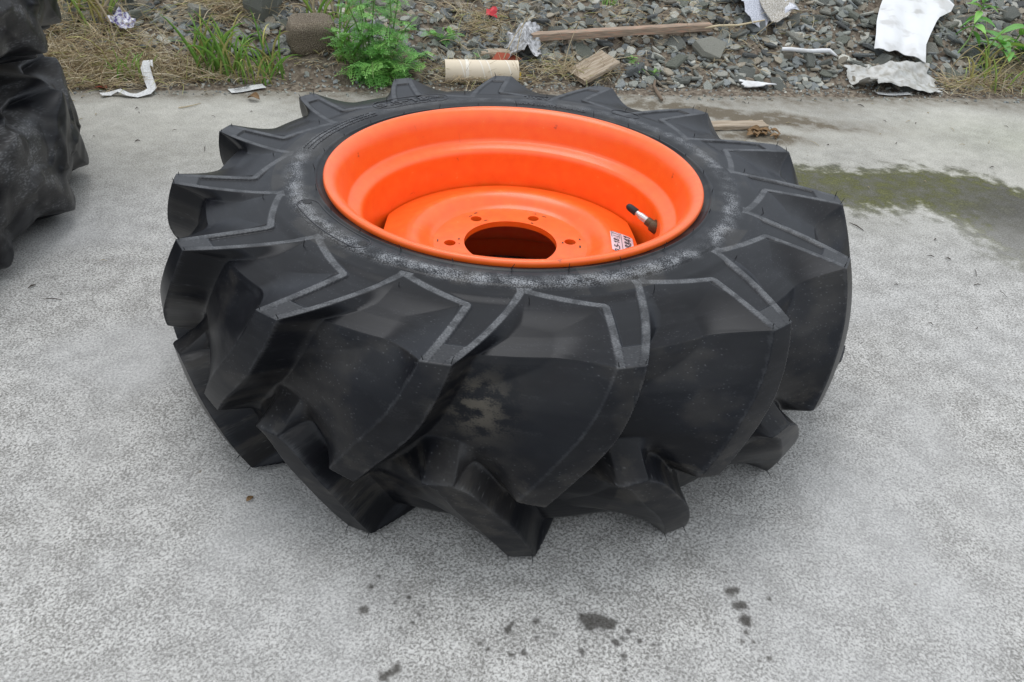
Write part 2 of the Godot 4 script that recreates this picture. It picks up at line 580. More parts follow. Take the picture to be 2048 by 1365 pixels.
func rubber(tex: Texture2D, rough: float, offset: float) -> StandardMaterial3D:
	var m := StandardMaterial3D.new()
	m.albedo_texture = tex; m.roughness = rough; m.metallic_specular = 0.32
	m.uv1_offset = Vector3(offset, 0, 0)
	return m

func disc_y(r: float) -> float:
	var ks := [[0.06, 0.1625], [0.1105, 0.1625], [0.117, 0.1655], [0.125, 0.1725], [0.132, 0.1772], [0.139, 0.1790], [0.148, 0.1780], [0.162, 0.1735], [0.180, 0.1675], [0.205, 0.1592]]
	for k in ks.size() - 1:
		if r <= ks[k + 1][0]:
			var t: float = (r - ks[k][0]) / (ks[k + 1][0] - ks[k][0])
			return lerpf(ks[k][1], ks[k + 1][1], t)
	return 0.159

func disc_edge(a: float) -> float:
	# round, with a flat cut on two sides and a shallow nick at the back
	var r := 0.1975
	for c in [PI * 0.985, -0.03 * PI]:
		var d := absf(wrapf(a - c, -PI, PI))
		if d < 1.0: r = minf(r, 0.1835 / cos(d))
	var b := wrapf(a + PI / 2, -PI, PI)
	r -= 0.003 * sstep(0.10, 0.16, absf(b)) * (1.0 - sstep(0.30, 0.36, absf(b)))
	return r

func side_y(r: float) -> float:
	var ks := [[0.2535, 0.1290], [0.2575, 0.1296], [0.2630, 0.1318], [0.2650, 0.1335], [0.2675, 0.1336], [0.2690, 0.1325], [0.280, 0.1341], [0.2920, 0.1348], [0.3015, 0.1346], [0.3030, 0.1336], [0.313, 0.1328], [0.328, 0.1318], [0.343, 0.1311], [0.39, 0.1297], [0.443, 0.1277]]
	for k in ks.size() - 1:
		if r <= ks[k + 1][0]:
			return lerpf(ks[k][1], ks[k + 1][1], (r - ks[k][0]) / (ks[k + 1][0] - ks[k][0])) + 0.138
	return 0.2657

# point on the upper sidewall; x runs along the ring from angle a, y outwards from radius r
func side_point(x: float, y: float, lift: float, a: float, r: float) -> Vector3:
	var rr := r + y
	var t := a + x / r
	return Vector3(rr * cos(t), side_y(rr) + lift, rr * sin(t))

# ------------------------------------------------------------------ build
func _ready() -> void:
	rng.seed = 4711
	# camera
	var cam := Camera3D.new()
	cam.name = "camera"
	var pitch := 0.6097; var roll := 0.0661
	var fw := Vector3(0, -sin(pitch), -cos(pitch)); var up := Vector3(0, cos(pitch), -sin(pitch)); var rt := Vector3(1, 0, 0)
	var r2 := rt * cos(roll) + up * sin(roll); var u2 := up * cos(roll) - rt * sin(roll)
	cam.transform = Transform3D(Basis(r2, u2, -fw), Vector3(0.0116, 0.7117, 1.0337))
	cam.fov = rad_to_deg(2.0 * atan(682.5 / 1614.7)); cam.near = 0.05; cam.far = 600.0
	add_child(cam)
	# sky
	var env := Environment.new()
	env.background_mode = Environment.BG_SKY
	var sky := Sky.new()
	var psm := ProceduralSkyMaterial.new()
	psm.sky_top_color = Color(0.95, 0.975, 1.0); psm.sky_horizon_color = Color(0.50, 0.55, 0.63); psm.sky_curve = 0.30
	psm.ground_bottom_color = Color(0.35, 0.34, 0.32); psm.ground_horizon_color = Color(0.6, 0.6, 0.58)
	psm.sun_angle_max = 1.0
	psm.energy_multiplier = 1.35
	sky.sky_material = psm
	env.sky = sky
	env.tonemap_mode = Environment.TONE_MAPPER_LINEAR
	env.tonemap_exposure = 1.09
	env.sdfgi_enabled = true; env.ssao_enabled = true; env.ssil_enabled = true
	var we := WorldEnvironment.new(); we.environment = env; we.name = "world"; add_child(we)
	var sun := DirectionalLight3D.new()
	sun.name = "sun"; sun.light_energy = 0.45; sun.light_angular_distance = 36.0; sun.light_color = Color(0.985, 0.99, 1.0); sun.shadow_enabled = true
	sun.transform = Transform3D(Basis(), Vector3(0, 4, 0)).looking_at(Vector3(0.5, 0, 1.1), Vector3.UP)
	add_child(sun)

	bank_noise.seed = 5; bank_noise.frequency = 0.035; bank_noise.fractal_octaves = 3
	fine_noise.seed = 9; fine_noise.frequency = 0.22; fine_noise.fractal_octaves = 2
	materials()
	build_slab()
	build_bank()
	build_wheel()
	build_old_tyres()
	build_stones()
	build_litter()
	build_plants()

func materials() -> void:
	M.orange = StandardMaterial3D.new()
	M.orange.albedo_texture = noise_tex(3, 0.02, [[0.35, 0.05, 0.01], [0.92, 0.112, 0.004], [0.95, 0.130, 0.006], [0.95, 0.150, 0.009], [0.93, 0.26, 0.10]], [0.07, 0.13, 0.5, 0.84, 0.92], 1024, 6)
	M.orange.uv1_triplanar = true; M.orange.uv1_scale = Vector3.ONE * 2.0
	M.orange.clearcoat_enabled = true; M.orange.clearcoat = 0.45; M.orange.clearcoat_roughness = 0.22; M.orange.roughness = 0.45; M.orange.metallic_specular = 0.5
	M.black = plain(0.012, 0.012, 0.013, 0.6)
	M.hair = plain(0.010, 0.010, 0.011, 0.7)
	M.letter = plain(0.034, 0.034, 0.038, 0.5)
	M.steel = noisy(21, 0.05, [[0.45, 0.43, 0.42], [0.7, 0.68, 0.66]], [0.3, 0.7], 30.0, 0.35); M.steel.metallic = 0.8
	M.bronze = noisy(22, 0.05, [[0.06, 0.035, 0.015], [0.14, 0.09, 0.045]], [0.3, 0.7], 30.0, 0.5); M.bronze.metallic = 0.4
	M.soil = noisy(31, 0.03, [[0.08, 0.06, 0.042], [0.17, 0.135, 0.10], [0.28, 0.235, 0.18]], [0.25, 0.5, 0.8], 3.0, 0.95, 0.5, true)
	M.timber = noisy(41, 0.01, [[0.25, 0.19, 0.13], [0.33, 0.26, 0.185], [0.42, 0.35, 0.27]], [0.25, 0.5, 0.8], 1.0, 0.85, 0.06)
	M.timber.uv1_scale = Vector3(2.0, 26.0, 26.0)
	M.timber_red = noisy(43, 0.01, [[0.26, 0.19, 0.14], [0.34, 0.26, 0.19], [0.46, 0.25, 0.17]], [0.3, 0.55, 0.85], 1.0, 0.85, 0.06)
	M.timber_red.uv1_scale = Vector3(2.5, 26.0, 26.0)
	M.card = noisy(44, 0.01, [[0.70, 0.60, 0.46], [0.74, 0.64, 0.50]], [0.3, 0.7], 2.0, 0.85)
	M.tape = plain(0.80, 0.74, 0.64, 0.5)
	M.white = noisy(45, 0.006, [[0.48, 0.47, 0.45], [0.70, 0.70, 0.70], [0.74, 0.745, 0.75]], [0.22, 0.38, 0.7], 2.6, 0.6)
	M.paper = noisy(46, 0.03, [[0.52, 0.52, 0.51], [0.72, 0.72, 0.71]], [0.25, 0.6], 12.0, 0.8)
	M.bag = noisy(47, 0.008, [[0.26, 0.24, 0.20], [0.42, 0.41, 0.38], [0.52, 0.52, 0.50]], [0.25, 0.5, 0.75], 7.0, 0.35)
	M.wrap = noisy(48, 0.03, [[0.30, 0.31, 0.36], [0.62, 0.63, 0.68]], [0.3, 0.7], 14.0, 0.2)
	M.cloth = noisy(49, 0.03, [[0.14, 0.135, 0.13], [0.45, 0.45, 0.46], [0.65, 0.65, 0.66]], [0.3, 0.5, 0.75], 5.0, 0.7)
	M.frag = noisy(50, 0.03, [[0.22, 0.19, 0.15], [0.42, 0.39, 0.34], [0.62, 0.60, 0.57]], [0.3, 0.5, 0.75], 12.0, 0.85)
	M.brick = noisy(51, 0.05, [[0.28, 0.055, 0.028], [0.36, 0.085, 0.045]], [0.3, 0.7], 10.0, 0.9)
	M.red = plain(0.55, 0.02, 0.03, 0.4)
	M.yellow = plain(0.75, 0.50, 0.02, 0.5)
	M.purple = noisy(52, 0.02, [[0.05, 0.03, 0.16], [0.45, 0.45, 0.55], [0.7, 0.7, 0.72]], [0.42, 0.52, 0.65], 7.0, 0.25)
	M.ink = plain(0.05, 0.05, 0.055, 0.8)
	M.aggr = noisy(53, 0.11, [[0.13, 0.095, 0.065], [0.30, 0.24, 0.17], [0.55, 0.48, 0.38]], [0.3, 0.52, 0.8], 5.0, 0.95, 0.6)
	M.label = plain(0.72, 0.60, 0.64, 0.5)
	M.deadleaf = noisy(54, 0.03, [[0.13, 0.075, 0.03], [0.28, 0.17, 0.08]], [0.3, 0.7], 20.0, 0.8)
	M.twig = noisy(55, 0.05, [[0.10, 0.07, 0.045], [0.24, 0.18, 0.13]], [0.3, 0.7], 20.0, 0.9)
	M.green = plain(0.17, 0.33, 0.06, 0.5); M.green.backlight_enabled = true; M.green.backlight = Color(0.35, 0.5, 0.2)
	M.green2 = plain(0.30, 0.42, 0.11, 0.5); M.green2.backlight_enabled = true; M.green2.backlight = Color(0.4, 0.5, 0.2)
	M.fern = plain(0.17, 0.40, 0.09, 0.55); M.fern.backlight_enabled = true; M.fern.backlight = Color(0.3, 0.5, 0.18)
	M.fern2 = plain(0.26, 0.52, 0.12, 0.55); M.fern2.backlight_enabled = true; M.fern2.backlight = Color(0.3, 0.5, 0.18)
	M.fern3 = plain(0.11, 0.29, 0.06, 0.55); M.fern3.backlight_enabled = true; M.fern3.backlight = Color(0.25, 0.45, 0.15)
	M.stem = plain(0.13, 0.22, 0.055, 0.6)
	M.straw_g = plain(0.50, 0.46, 0.17, 0.8)
	M.straw = plain(0.58, 0.48, 0.31, 0.85)
	M.vcol = plain(1, 1, 1, 0.85); M.vcol.vertex_color_use_as_albedo = true
	M.stones = []
	var sc := [[[0.15, 0.158, 0.138], [0.26, 0.268, 0.235], [0.36, 0.365, 0.325]], [[0.13, 0.142, 0.142], [0.235, 0.25, 0.245], [0.34, 0.355, 0.345]], [[0.19, 0.165, 0.125], [0.31, 0.275, 0.215], [0.42, 0.39, 0.32]], [[0.26, 0.25, 0.20], [0.40, 0.39, 0.33], [0.50, 0.50, 0.44]], [[0.085, 0.09, 0.088], [0.16, 0.165, 0.158], [0.24, 0.245, 0.235]], [[0.17, 0.185, 0.145], [0.285, 0.30, 0.245], [0.38, 0.39, 0.33]]]
	for k in sc.size(): M.stones.append(noisy(60 + k, 0.025, sc[k], [0.25, 0.5, 0.78], 6.0, 0.9, 0.25))

# ---------------------------------------------------------------- concrete
func build_slab() -> void:
	# speckle of worn concrete, one tile of 1.1 m
	var W := 1792
	var a := FastNoiseLite.new(); a.seed = 101; a.frequency = 0.20; a.fractal_octaves = 4; a.fractal_gain = 0.72; a.noise_type = FastNoiseLite.TYPE_PERLIN
	a.domain_warp_enabled = true; a.domain_warp_amplitude = 7.0; a.domain_warp_frequency = 0.10
	var b := FastNoiseLite.new(); b.seed = 102; b.frequency = 0.011; b.fractal_octaves = 5; b.fractal_gain = 0.6
	var d := FastNoiseLite.new(); d.seed = 103; d.frequency = 0.36; d.noise_type = FastNoiseLite.TYPE_VALUE_CUBIC; d.fractal_octaves = 3; d.fractal_gain = 0.7
	var ia := a.get_seamless_image(W, W).get_data(); var ib := b.get_seamless_image(W, W).get_data(); var idt := d.get_seamless_image(W, W).get_data()
	var out := PackedByteArray(); out.resize(W * W * 3)
	var hgt := PackedByteArray(); hgt.resize(W * W)
	var gl := PackedByteArray(); gl.resize(1025)
	for k in 1025: gl[k] = int(round(Color(k / 1024.0, 0, 0).linear_to_srgb().r * 255.0))
	var rs := 12345
	for k in W * W:
		var x := ia[k] / 255.0 - 0.5; var y := ib[k] / 255.0 - 0.5; var z := idt[k] / 255.0
		rs = (rs * 1103515245 + 12345) & 0x7fffffff
		var w := (rs >> 8 & 1023) / 1023.0 - 0.5
		# pale paste, thinner or thicker in places, peppered with dark grains where it has worn off
		var pale := clampf((x * 1.4 + y * 0.55 + w * 0.20) * 2.2 + 0.5, 0.0, 1.0)
		var dark := clampf((0.46 - z + w * 0.34 - x * 0.55 - y * 0.04) * 5.5, 0.0, 1.0)
		var val := 0.325 + 0.250 * pale + w * 0.08 + (z - 0.5) * 0.10
		val = lerpf(val, 0.12, dark * 0.72)
		var e := gl[clampi(int(val * 1024.0), 0, 1024)]
		out[k * 3] = mini(255, e + 2); out[k * 3 + 1] = e; out[k * 3 + 2] = e - 4
		hgt[k] = int(clampf(128.0 + pale * 50.0 - dark * 90.0 + x * 60.0, 0.0, 255.0))
	var speck := ImageTexture.create_from_image(Image.create_from_data(W, W, false, Image.FORMAT_RGB8, out))
	var hmap := ImageTexture.create_from_image(Image.create_from_data(W, W, false, Image.FORMAT_L8, hgt))
	# stains, laid over the part of the yard round the wheel
	var X0 := -2.3; var X1 := 2.7; var Z0 := -1.9; var Z1 := 1.1
	var SW := 1920; var SH := 1152
	var n1 := FastNoiseLite.new(); n1.seed = 111; n1.frequency = 0.006; n1.fractal_octaves = 5
	var n2 := FastNoiseLite.new(); n2.seed = 112; n2.frequency = 0.05; n2.fractal_octaves = 4
	var n3 := FastNoiseLite.new(); n3.seed = 113; n3.frequency = 0.35; n3.fractal_octaves = 2
	var i1 := n1.get_image(SW, SH).get_data(); var i2 := n2.get_image(SW, SH).get_data(); var i3 := n3.get_image(SW, SH).get_data()
	var moss := PackedVector2Array([Vector2(0.55, -0.70), Vector2(0.65, -0.775), Vector2(0.703, -0.769), Vector2(0.772, -0.766), Vector2(0.846, -0.778), Vector2(0.942, -0.835), Vector2(1.001, -0.813), Vector2(1.087, -0.818), Vector2(1.124, -0.769), Vector2(1.20, -0.70), Vector2(1.5, -0.62), Vector2(1.5, -0.30), Vector2(1.10, -0.26), Vector2(1.02, -0.24), Vector2(0.94, -0.40), Vector2(0.90, -0.52), Vector2(0.847, -0.565), Vector2(0.796, -0.536), Vector2(0.736, -0.544), Vector2(0.60, -0.60)])
	var mx := PackedFloat32Array(); var my := PackedFloat32Array()
	for p in moss: mx.append(p.x); my.append(p.y)
	var st := PackedByteArray(); st.resize(SW * SH * 4)
	for j in SH:
		var z := lerpf(Z0, Z1, (j + 0.5) / SH)
		for i in SW:
			var x := lerpf(X0, X1, (i + 0.5) / SW)
			var k := j * SW + i
			var l := i1[k] / 255.0 - 0.5; var m := i2[k] / 255.0 - 0.5; var h := i3[k] / 255.0 - 0.5
			var fade := sstep(X0, X0 + 0.3, x) * sstep(X1, X1 - 0.3, x) * sstep(Z1, Z1 - 0.3, z)
			var t := -0.1714 * x - 0.9852 * z - E0      # < 0 on the slab
			# the far half is smoother, warmer and dustier; broad paler and darker areas elsewhere
			var far := sstep(-0.20, -0.80, z + 0.25 * l - 0.10 * absf(x))
			var v := 0.375 + 0.26 * l + 0.04 * m + 0.06 * h
			var share := clampf(0.14 + 1.1 * l, 0.02, 0.5)
			v = lerpf(v, 0.375 + 0.22 * l + 0.10 * m + 0.12 * h, far)
			share = lerpf(share, 0.62, far)
			var r := v * 1.01; var g := lerpf(v, v * 0.975, far); var bl := lerpf(v * 0.985, v * 0.845, far)
			# dirt along the edge
			var edge := sstep(-0.20 + 0.3 * l, -0.02, t) * (0.30 + 1.1 * (m + 0.4) * 0.8)
			edge = maxf(edge, sstep(-0.045 + 0.10 * m, 0.0, t) * 0.9)
			# the brown dust behind the wheel
			var bx := (x - 0.55) / 0.34; var bz := (z + 1.10 - 0.05 * (x - 0.5) + 0.5 * l * 0.3) / 0.075
			edge = maxf(edge, exp(-bx * bx - bz * bz) * (1.5 + 2.2 * m))
			bx = (x - 0.60) / 0.13; bz = (z + 0.955) / 0.045
			edge = maxf(edge, exp(-bx * bx - bz * bz) * (1.4 + 2.0 * m))
			edge = clampf(edge * (0.95 + 0.7 * h), 0.0, 0.95)
			r = lerpf(r, 0.115, edge); g = lerpf(g, 0.092, edge); bl = lerpf(bl, 0.062, edge)
			share = lerpf(share, 0.95, edge)
			# damp, mossy patch
			if x > 0.45 and z > -1.0 and z < -0.12:
				var sdm := poly_sd(x, z, mx, my) + 0.10 * m + 0.05 * l + 0.03 * h
				var wet := sstep(0.030, -0.030, sdm)
				wet *= 1.0 - 0.30 * sstep(1.25, 1.05, x - (z + 0.75) * 0.2) * sstep(-0.62, -0.42, z)
				var green := sstep(1.25, 0.95, x + (z + 0.75) * 0.8) * (0.8 + m) + 0.9 * sstep(-0.075, -0.005, sdm) * sstep(0.03, 0.0, sdm)
				green = clampf(green, 0.0, 1.0)
				wet = clampf(wet * (0.98 + 0.35 * m + 0.3 * h), 0.0, 1.0)
				var tone := 0.85 + 0.9 * m + 1.3 * h
				r = lerpf(r, lerpf(0.070, 0.078, green) * tone, wet); g = lerpf(g, lerpf(0.067, 0.080, green) * tone, wet); bl = lerpf(bl, lerpf(0.056, 0.022, green) * tone, wet)
				share = lerpf(share, 0.90, wet)
			# a pale green bloom further right
			var pg := exp(-pow((x - 1.35) / 0.25, 2.0) - pow((z + 1.05) / 0.16, 2.0)) * 0.5
			r = lerpf(r, r * 0.92, pg); bl = lerpf(bl, bl * 0.80, pg)
			share *= lerpf(0.3, 1.0, fade)
			st[k * 4] = gl[clampi(int(r * 1024.0), 0, 1024)]; st[k * 4 + 1] = gl[clampi(int(g * 1024.0), 0, 1024)]; st[k * 4 + 2] = gl[clampi(int(bl * 1024.0), 0, 1024)]; st[k * 4 + 3] = int(clampf(share, 0.0, 1.0) * 255.0)
	# oil spots in the foreground: x, z, size, depth
	var spots := [[-0.121, 0.485, 5], [-0.124, 0.513, 6], [-0.081, 0.494, 4], [-0.093, 0.503, 3.5], [-0.064, 0.505, 4], [-0.066, 0.515, 4], [-0.072, 0.525, 4], [-0.083, 0.532, 3], [-0.076, 0.538, 3], [-0.116, 0.47, 3], [0.024, 0.526, 6], [0.054, 0.514, 6], [0.029, 0.519, 3], [0.016, 0.53, 3], [0.056, 0.532, 3.5], [0.073, 0.528, 4], [-0.003, 0.544, 3.5], [0.0, 0.543, 3], [0.007, 0.549, 3.5], [0.03, 0.554, 4], [0.042, 0.551, 4.5], [0.101, 0.502, 4.5], [0.149, 0.519, 5], [0.142, 0.527, 4.5], [0.135, 0.532, 6], [0.16, 0.529, 5], [0.173, 0.532, 4], [0.179, 0.532, 4], [0.104, 0.534, 3], [0.101, 0.545, 4], [0.142, 0.547, 4], [0.142, 0.563, 3.5], [0.263, 0.445, 3.5], [0.264, 0.434, 3.5], [0.306, 0.466, 4], [0.272, 0.51, 4], [0.289, 0.539, 5], [0.279, 0.543, 4], [0.265, 0.521, 4], [0.277, 0.521, 3],
		[0.104, 0.507, 10], [0.114, 0.508, 12], [0.124, 0.509, 11], [0.131, 0.511, 9], [0.110, 0.514, 9], [-0.090, 0.586, 9], [-0.080, 0.578, 8], [-0.086, 0.582, 7], [0.269, 0.478, 8], [0.276, 0.477, 8], [0.264, 0.459, 9], [0.271, 0.457, 6], [0.275, 0.493, 8], [0.277, 0.499, 5], [0.272, 0.496, 6]]
	for s in spots:
		var ci: float = (s[0] - X0) / (X1 - X0) * SW; var cj: float = (s[1] - Z0) / (Z1 - Z0) * SH
		var R: float = s[2] * 0.001 / (X1 - X0) * SW
		for j in range(int(cj - R - 2), int(cj + R + 3)):
			for i in range(int(ci - R - 2), int(ci + R + 3)):
				var k := j * SW + i
				var q := sqrt(pow(i - ci, 2.0) + pow(j - cj, 2.0)) / R + (i2[k] / 255.0 - 0.5) * 0.9 + (i3[k] / 255.0 - 0.5) * 0.5
				var w := sstep(1.05, 0.50, q) * 0.86
				if w > 0.01:
					st[k * 4] = int(lerpf(st[k * 4], 62.0, w)); st[k * 4 + 1] = int(lerpf(st[k * 4 + 1], 59.0, w)); st[k * 4 + 2] = int(lerpf(st[k * 4 + 2], 55.0, w)); st[k * 4 + 3] = maxi(st[k * 4 + 3], int(w * 255.0))
	var stain := ImageTexture.create_from_image(Image.create_from_data(SW, SH, false, Image.FORMAT_RGBA8, st))
	var m := StandardMaterial3D.new()
	m.albedo_texture = speck; m.roughness = 0.92; m.metallic_specular = 0.15
	m.detail_enabled = true; m.detail_albedo = stain; m.detail_blend_mode = BaseMaterial3D.BLEND_MODE_MIX; m.detail_uv_layer = BaseMaterial3D.DETAIL_UV_2
	m.heightmap_enabled = true; m.heightmap_texture = hmap; m.heightmap_scale = 0.09
	var mb := MB.new()
	# a sheet that ends at the edge line; columns follow x, rows run back to the edge
	var xs := [-60.0, X0, -1.0, 0.0, 1.0, X1, 60.0]
	var zs := [60.0, Z1, 0.3, -0.4]
	var rows := zs.size() + 1
	for r in rows:
		for c in xs.size():
			var x: float = xs[c]
			var z: float = zs[r] if r < zs.size() else (-E0 - 0.1714 * clampf(x, X0, X1)) / 0.9852
			if r == rows - 1 and (c == 0 or c == xs.size() - 1): z = (-E0 - 0.1714 * x) / 0.9852
			mb.v.append(Vector3(x, 0, z)); mb.n.append(Vector3.UP)
			mb.uv.append(Vector2(x, z) / 1.1)
			mb.uv2.append(Vector2(clampf((x - X0) / (X1 - X0), 0.001, 0.999), clampf((z - Z0) / (Z1 - Z0), 0.001, 0.999)))
	for r in rows - 1:
		for c in xs.size() - 1:
			var k := r * xs.size() + c
			mb.i.append_array([k, k + xs.size(), k + 1, k + 1, k + xs.size(), k + xs.size() + 1])
	var slab := part(self, "concrete_yard", mb.mesh(m))
	structure(slab)
	# edge face of the slab
	var eb := MB.new()
	var em := noisy(120, 0.03, [[0.18, 0.17, 0.15], [0.36, 0.35, 0.32]], [0.3, 0.7], 4.0, 0.9)
	var pa := Vector3(-60, 0, (-E0 + 0.1714 * 60) / 0.9852); var pb := Vector3(60, 0, (-E0 - 0.1714 * 60) / 0.9852)
	eb.quad(pb, pa, pa + Vector3(0, -0.12, 0), pb + Vector3(0, -0.12, 0))
	part(slab, "slab_edge", eb.mesh(em))

func build_bank() -> void:
	var mb := MB.new()
	var es := []; var ts := []
	for k in 6: es.append(-60.0 + k * 11.0)
	var e := -3.0
	while e < 3.6: es.append(e); e += 0.016
	for k in 6: es.append(5.0 + k * 11.0)
	var t := -0.09
	while t < 0.7: ts.append(t); t += 0.014
	while t < 2.2: ts.append(t); t += 0.1
	for q in [3.0, 6.0, 15.0, 40.0, 120.0, 300.0]: ts.append(q)
	var pts := PackedVector3Array()
	for b in ts:
		for a in es:
			var p := EE * float(a) + EN * (E0 + float(b))
			pts.append(Vector3(p.x, bank_y(p.x, p.z) if absf(a) < 4.0 else 0.38 * clampf(float(b) - 0.05, -0.05, 1.45), p.z))
	mb.grid(pts, ts.size(), es.size())
	if mb.n[pts.size() / 2].y < 0.0:
		mb = MB.new(); mb.grid(pts, ts.size(), es.size(), false, true)
	var bank := part(self, "earth_bank", mb.mesh(M.soil))
	structure(bank)
	M.bank = bank

# ---------------------------------------------------------------- the wheel
func build_wheel() -> void:
	var wheel := thing("tractor_wheel", "large black tractor tyre on an orange rim lying flat on the concrete", "wheel")
	var f := tyre_field({"n": 15, "nc": 136, "cell": 0.0016, "worn": 0.0})
	var phase := deg_to_rad(73.35)
	var tex := tyre_texture(f, 2040, 640, 301, false, phase)
	var mats := []
	for k in 15: mats.append(rubber(tex, 0.33, float(k) / 15.0))
	var ms := tyre_meshes(f, mats[0])
	var body := part(wheel, "tyre", ms[0], Transform3D(Basis(Vector3.UP, -phase), Vector3(0, 0.138, 0)))
	body.set_meta("label", "black rubber tyre carcass with dusty sidewall")
	for side in 2:
		for k in 15:
			part(body, "lug", ms[1 + side], Transform3D(Basis(Vector3.UP, -TAU * k / 15.0), Vector3.ZERO), mats[k])
	var inv := body.transform.affine_inverse()
	# raised lettering on the sidewall
	var lt := MB.new()
	var fn := func(a: float, r: float) -> Callable:
		return func(x: float, y: float, z: float) -> Vector3: return inv * side_point(x, y, z - 0.0004, a, r)
	text_mesh(lt, "9.5-18", 0.019, 0.0026, fn.call(deg_to_rad(-127.0), 0.318), true, 1.25)
	text_mesh(lt, "STAR", 0.008, 0.0022, fn.call(deg_to_rad(-117.9), 0.319), true, 1.1)
	text_mesh(lt, "6PR", 0.0075, 0.0022, fn.call(deg_to_rad(-127.8), 0.299), true, 1.2)
	text_mesh(lt, "NYLON", 0.0075, 0.0022, fn.call(deg_to_rad(-121.0), 0.299), true, 1.3)
	text_mesh(lt, "MADE IN THAILAND", 0.0068, 0.0022, fn.call(deg_to_rad(-80.0), 0.2795), true, 1.35)
	text_mesh(lt, "TTSV", 0.012, 0.0022, fn.call(deg_to_rad(-85.2), 0.316), true, 1.2)
	stuff(part(body, "raised_lettering", lt.mesh(M.letter)))
	# ridges framing the lettering
	for e in [[-136.4, -112.6, 0.3165, 0.0215, true], [123.5, 152.5, 0.2850, 0.0135, true], [-88.3, -81.8, 0.3165, 0.0125, false], [-61.5, -52.5, 0.3140, 0.0150, true]]:
		var mb := MB.new()
		var path := []
		var a0 := deg_to_rad(e[0]); var a1 := deg_to_rad(e[1])
		var h: float = e[3]; var r: float = e[2]
		var da: float = h / r if e[4] else 0.0
		for k in 17: path.append(inv * side_point(0, h, 0.0001, lerpf(a0 + da, a1 - da, k / 16.0), r))
		for k in range(1, 12 if e[4] else 3): 
			var q := PI * k / (12.0 if e[4] else 3.0)
			path.append(inv * side_point(0, cos(q) * h if e[4] else (h if k == 1 else -h), 0.0001, a1 - da + sin(q) * da, r))
		for k in 17: path.append(inv * side_point(0, -h, 0.0001, lerpf(a1 - da, a0 + da, k / 16.0), r))
		for k in range(1, 13 if e[4] else 4):
			var q := PI + PI * k / (12.0 if e[4] else 3.0)
			path.append(inv * side_point(0, cos(q) * h if e[4] else (-h if k < 2 else h), 0.0001, a0 + da + sin(q) * da, r))
		var rr := []
		for k in path.size(): rr.append(0.0008)
		tube(mb, path, rr, 6, false)
		part(body, "raised_border", mb.mesh(M.letter))
	for e in [[-134.3, 0.3165], [-114.6, 0.3185], [125.0, 0.285], [151.0, 0.285]]:
		var mb := MB.new()
		var c := side_point(0, 0, 0.0003, deg_to_rad(e[0]), e[1])
		lathe(mb, [[0.0001, 0.0], [0.0022, 0.0001], [0.0030, 0.0006], [0.0044, 0.0010], [0.0056, 0.0001]], 20, false)
		part(body, "moulded_pit", mb.mesh(M.black), Transform3D(inv.basis, inv * c))
	# three rows of short moulded dashes
	var dash := MB.new()
	for row in 3:
		var a := -174.0
		while a < -142.0:
			var w := 0.6 + rng.randf() * 1.4
			var p := []
			for k in 3: p.append(inv * side_point(0, 0, 0.0002, deg_to_rad(a + w * k / 2.0), 0.284 + row * 0.0065))
			tube(dash, p, [0.0009, 0.0009, 0.0009], 5)
			a += w + 0.5
	stuff(part(body, "moulded_dashes", dash.mesh(M.letter)))
	# vent hairs left by the mould
	var hair := MB.new()
	var hs := []
	for k in 26: hs.append([TAU * k / 26.0 + 0.1, 0.2665])
	for k in 15:
		hs.append([TAU * k / 15.0 + phase + 0.21, 0.3325]); hs.append([TAU * k / 15.0 + phase + 0.03, 0.440]); hs.append([TAU * k / 15.0 + phase - 0.03, 0.4405])
	for h in hs:
		var p := side_point(0, 0, -0.001, h[0], h[1])
		var l := 0.004 + rng.randf() * 0.006
		var lean := Vector3(rng.randf_range(-0.35, 0.35), 1, rng.randf_range(-0.35, 0.35)).normalized() * l
		tube(hair, [inv * p, inv * (p + lean * 0.6), inv * (p + lean + Vector3(rng.randf_range(-0.001, 0.001), 0, 0))], [0.0006, 0.0005, 0.00025], 5)
	for k in 15:
		for s in [-1.0, 1.0]:
			var a: float = phase + TAU * k / 15.0 - 0.21 + s * 0.03
			var p := Vector3(0.441 * cos(a), 0.012, 0.441 * sin(a))
			tube(hair, [inv * p, inv * (p + Vector3(cos(a) * 0.008, -0.006, sin(a) * 0.008))], [0.0007, 0.0003], 5)
	stuff(part(body, "vent_hairs", hair.mesh(M.hair)))
	# rim
	var rim := MB.new()
	lathe(rim, [[0.2525, 0.2625], [0.2545, 0.2660], [0.2556, 0.2695], [0.2552, 0.2725], [0.2535, 0.2742], [0.2510, 0.2746], [0.2475, 0.2738], [0.2435, 0.2718], [0.2405, 0.2692], [0.2378, 0.2660], [0.2355, 0.2618], [0.2341, 0.2575], [0.2330, 0.2540], [0.2322, 0.2500], [0.2300, 0.2400], [0.2285, 0.2330], [0.2279, 0.2300], [0.2268, 0.2276], [0.2245, 0.2260], [0.2200, 0.2243], [0.2150, 0.2224], [0.2110, 0.2206], [0.2080, 0.2184], [0.2062, 0.2150], [0.2054, 0.2110], [0.2048, 0.2050], [0.2030, 0.1900], [0.2000, 0.1700], [0.2000, 0.1000], [0.2010, 0.0750], [0.2060, 0.0620], [0.2180, 0.0540], [0.2240, 0.0480], [0.2300, 0.0330], [0.2340, 0.0190], [0.2400, 0.0080], [0.2475, 0.0035], [0.2535, 0.0035], [0.2556, 0.0080], [0.2525, 0.0135]], 256)
	var rimn := part(wheel, "rim", rim.mesh(M.orange))
	rimn.set_meta("label", "glossy orange drop centre rim")
	# disc
	var db := MB.new()
	var ba := 2.9888; var BR := 0.0872; var HR := 0.0084; var r0 := 0.0668; var r1 := 0.1105
	var yd := 0.1625; var th := 0.0085
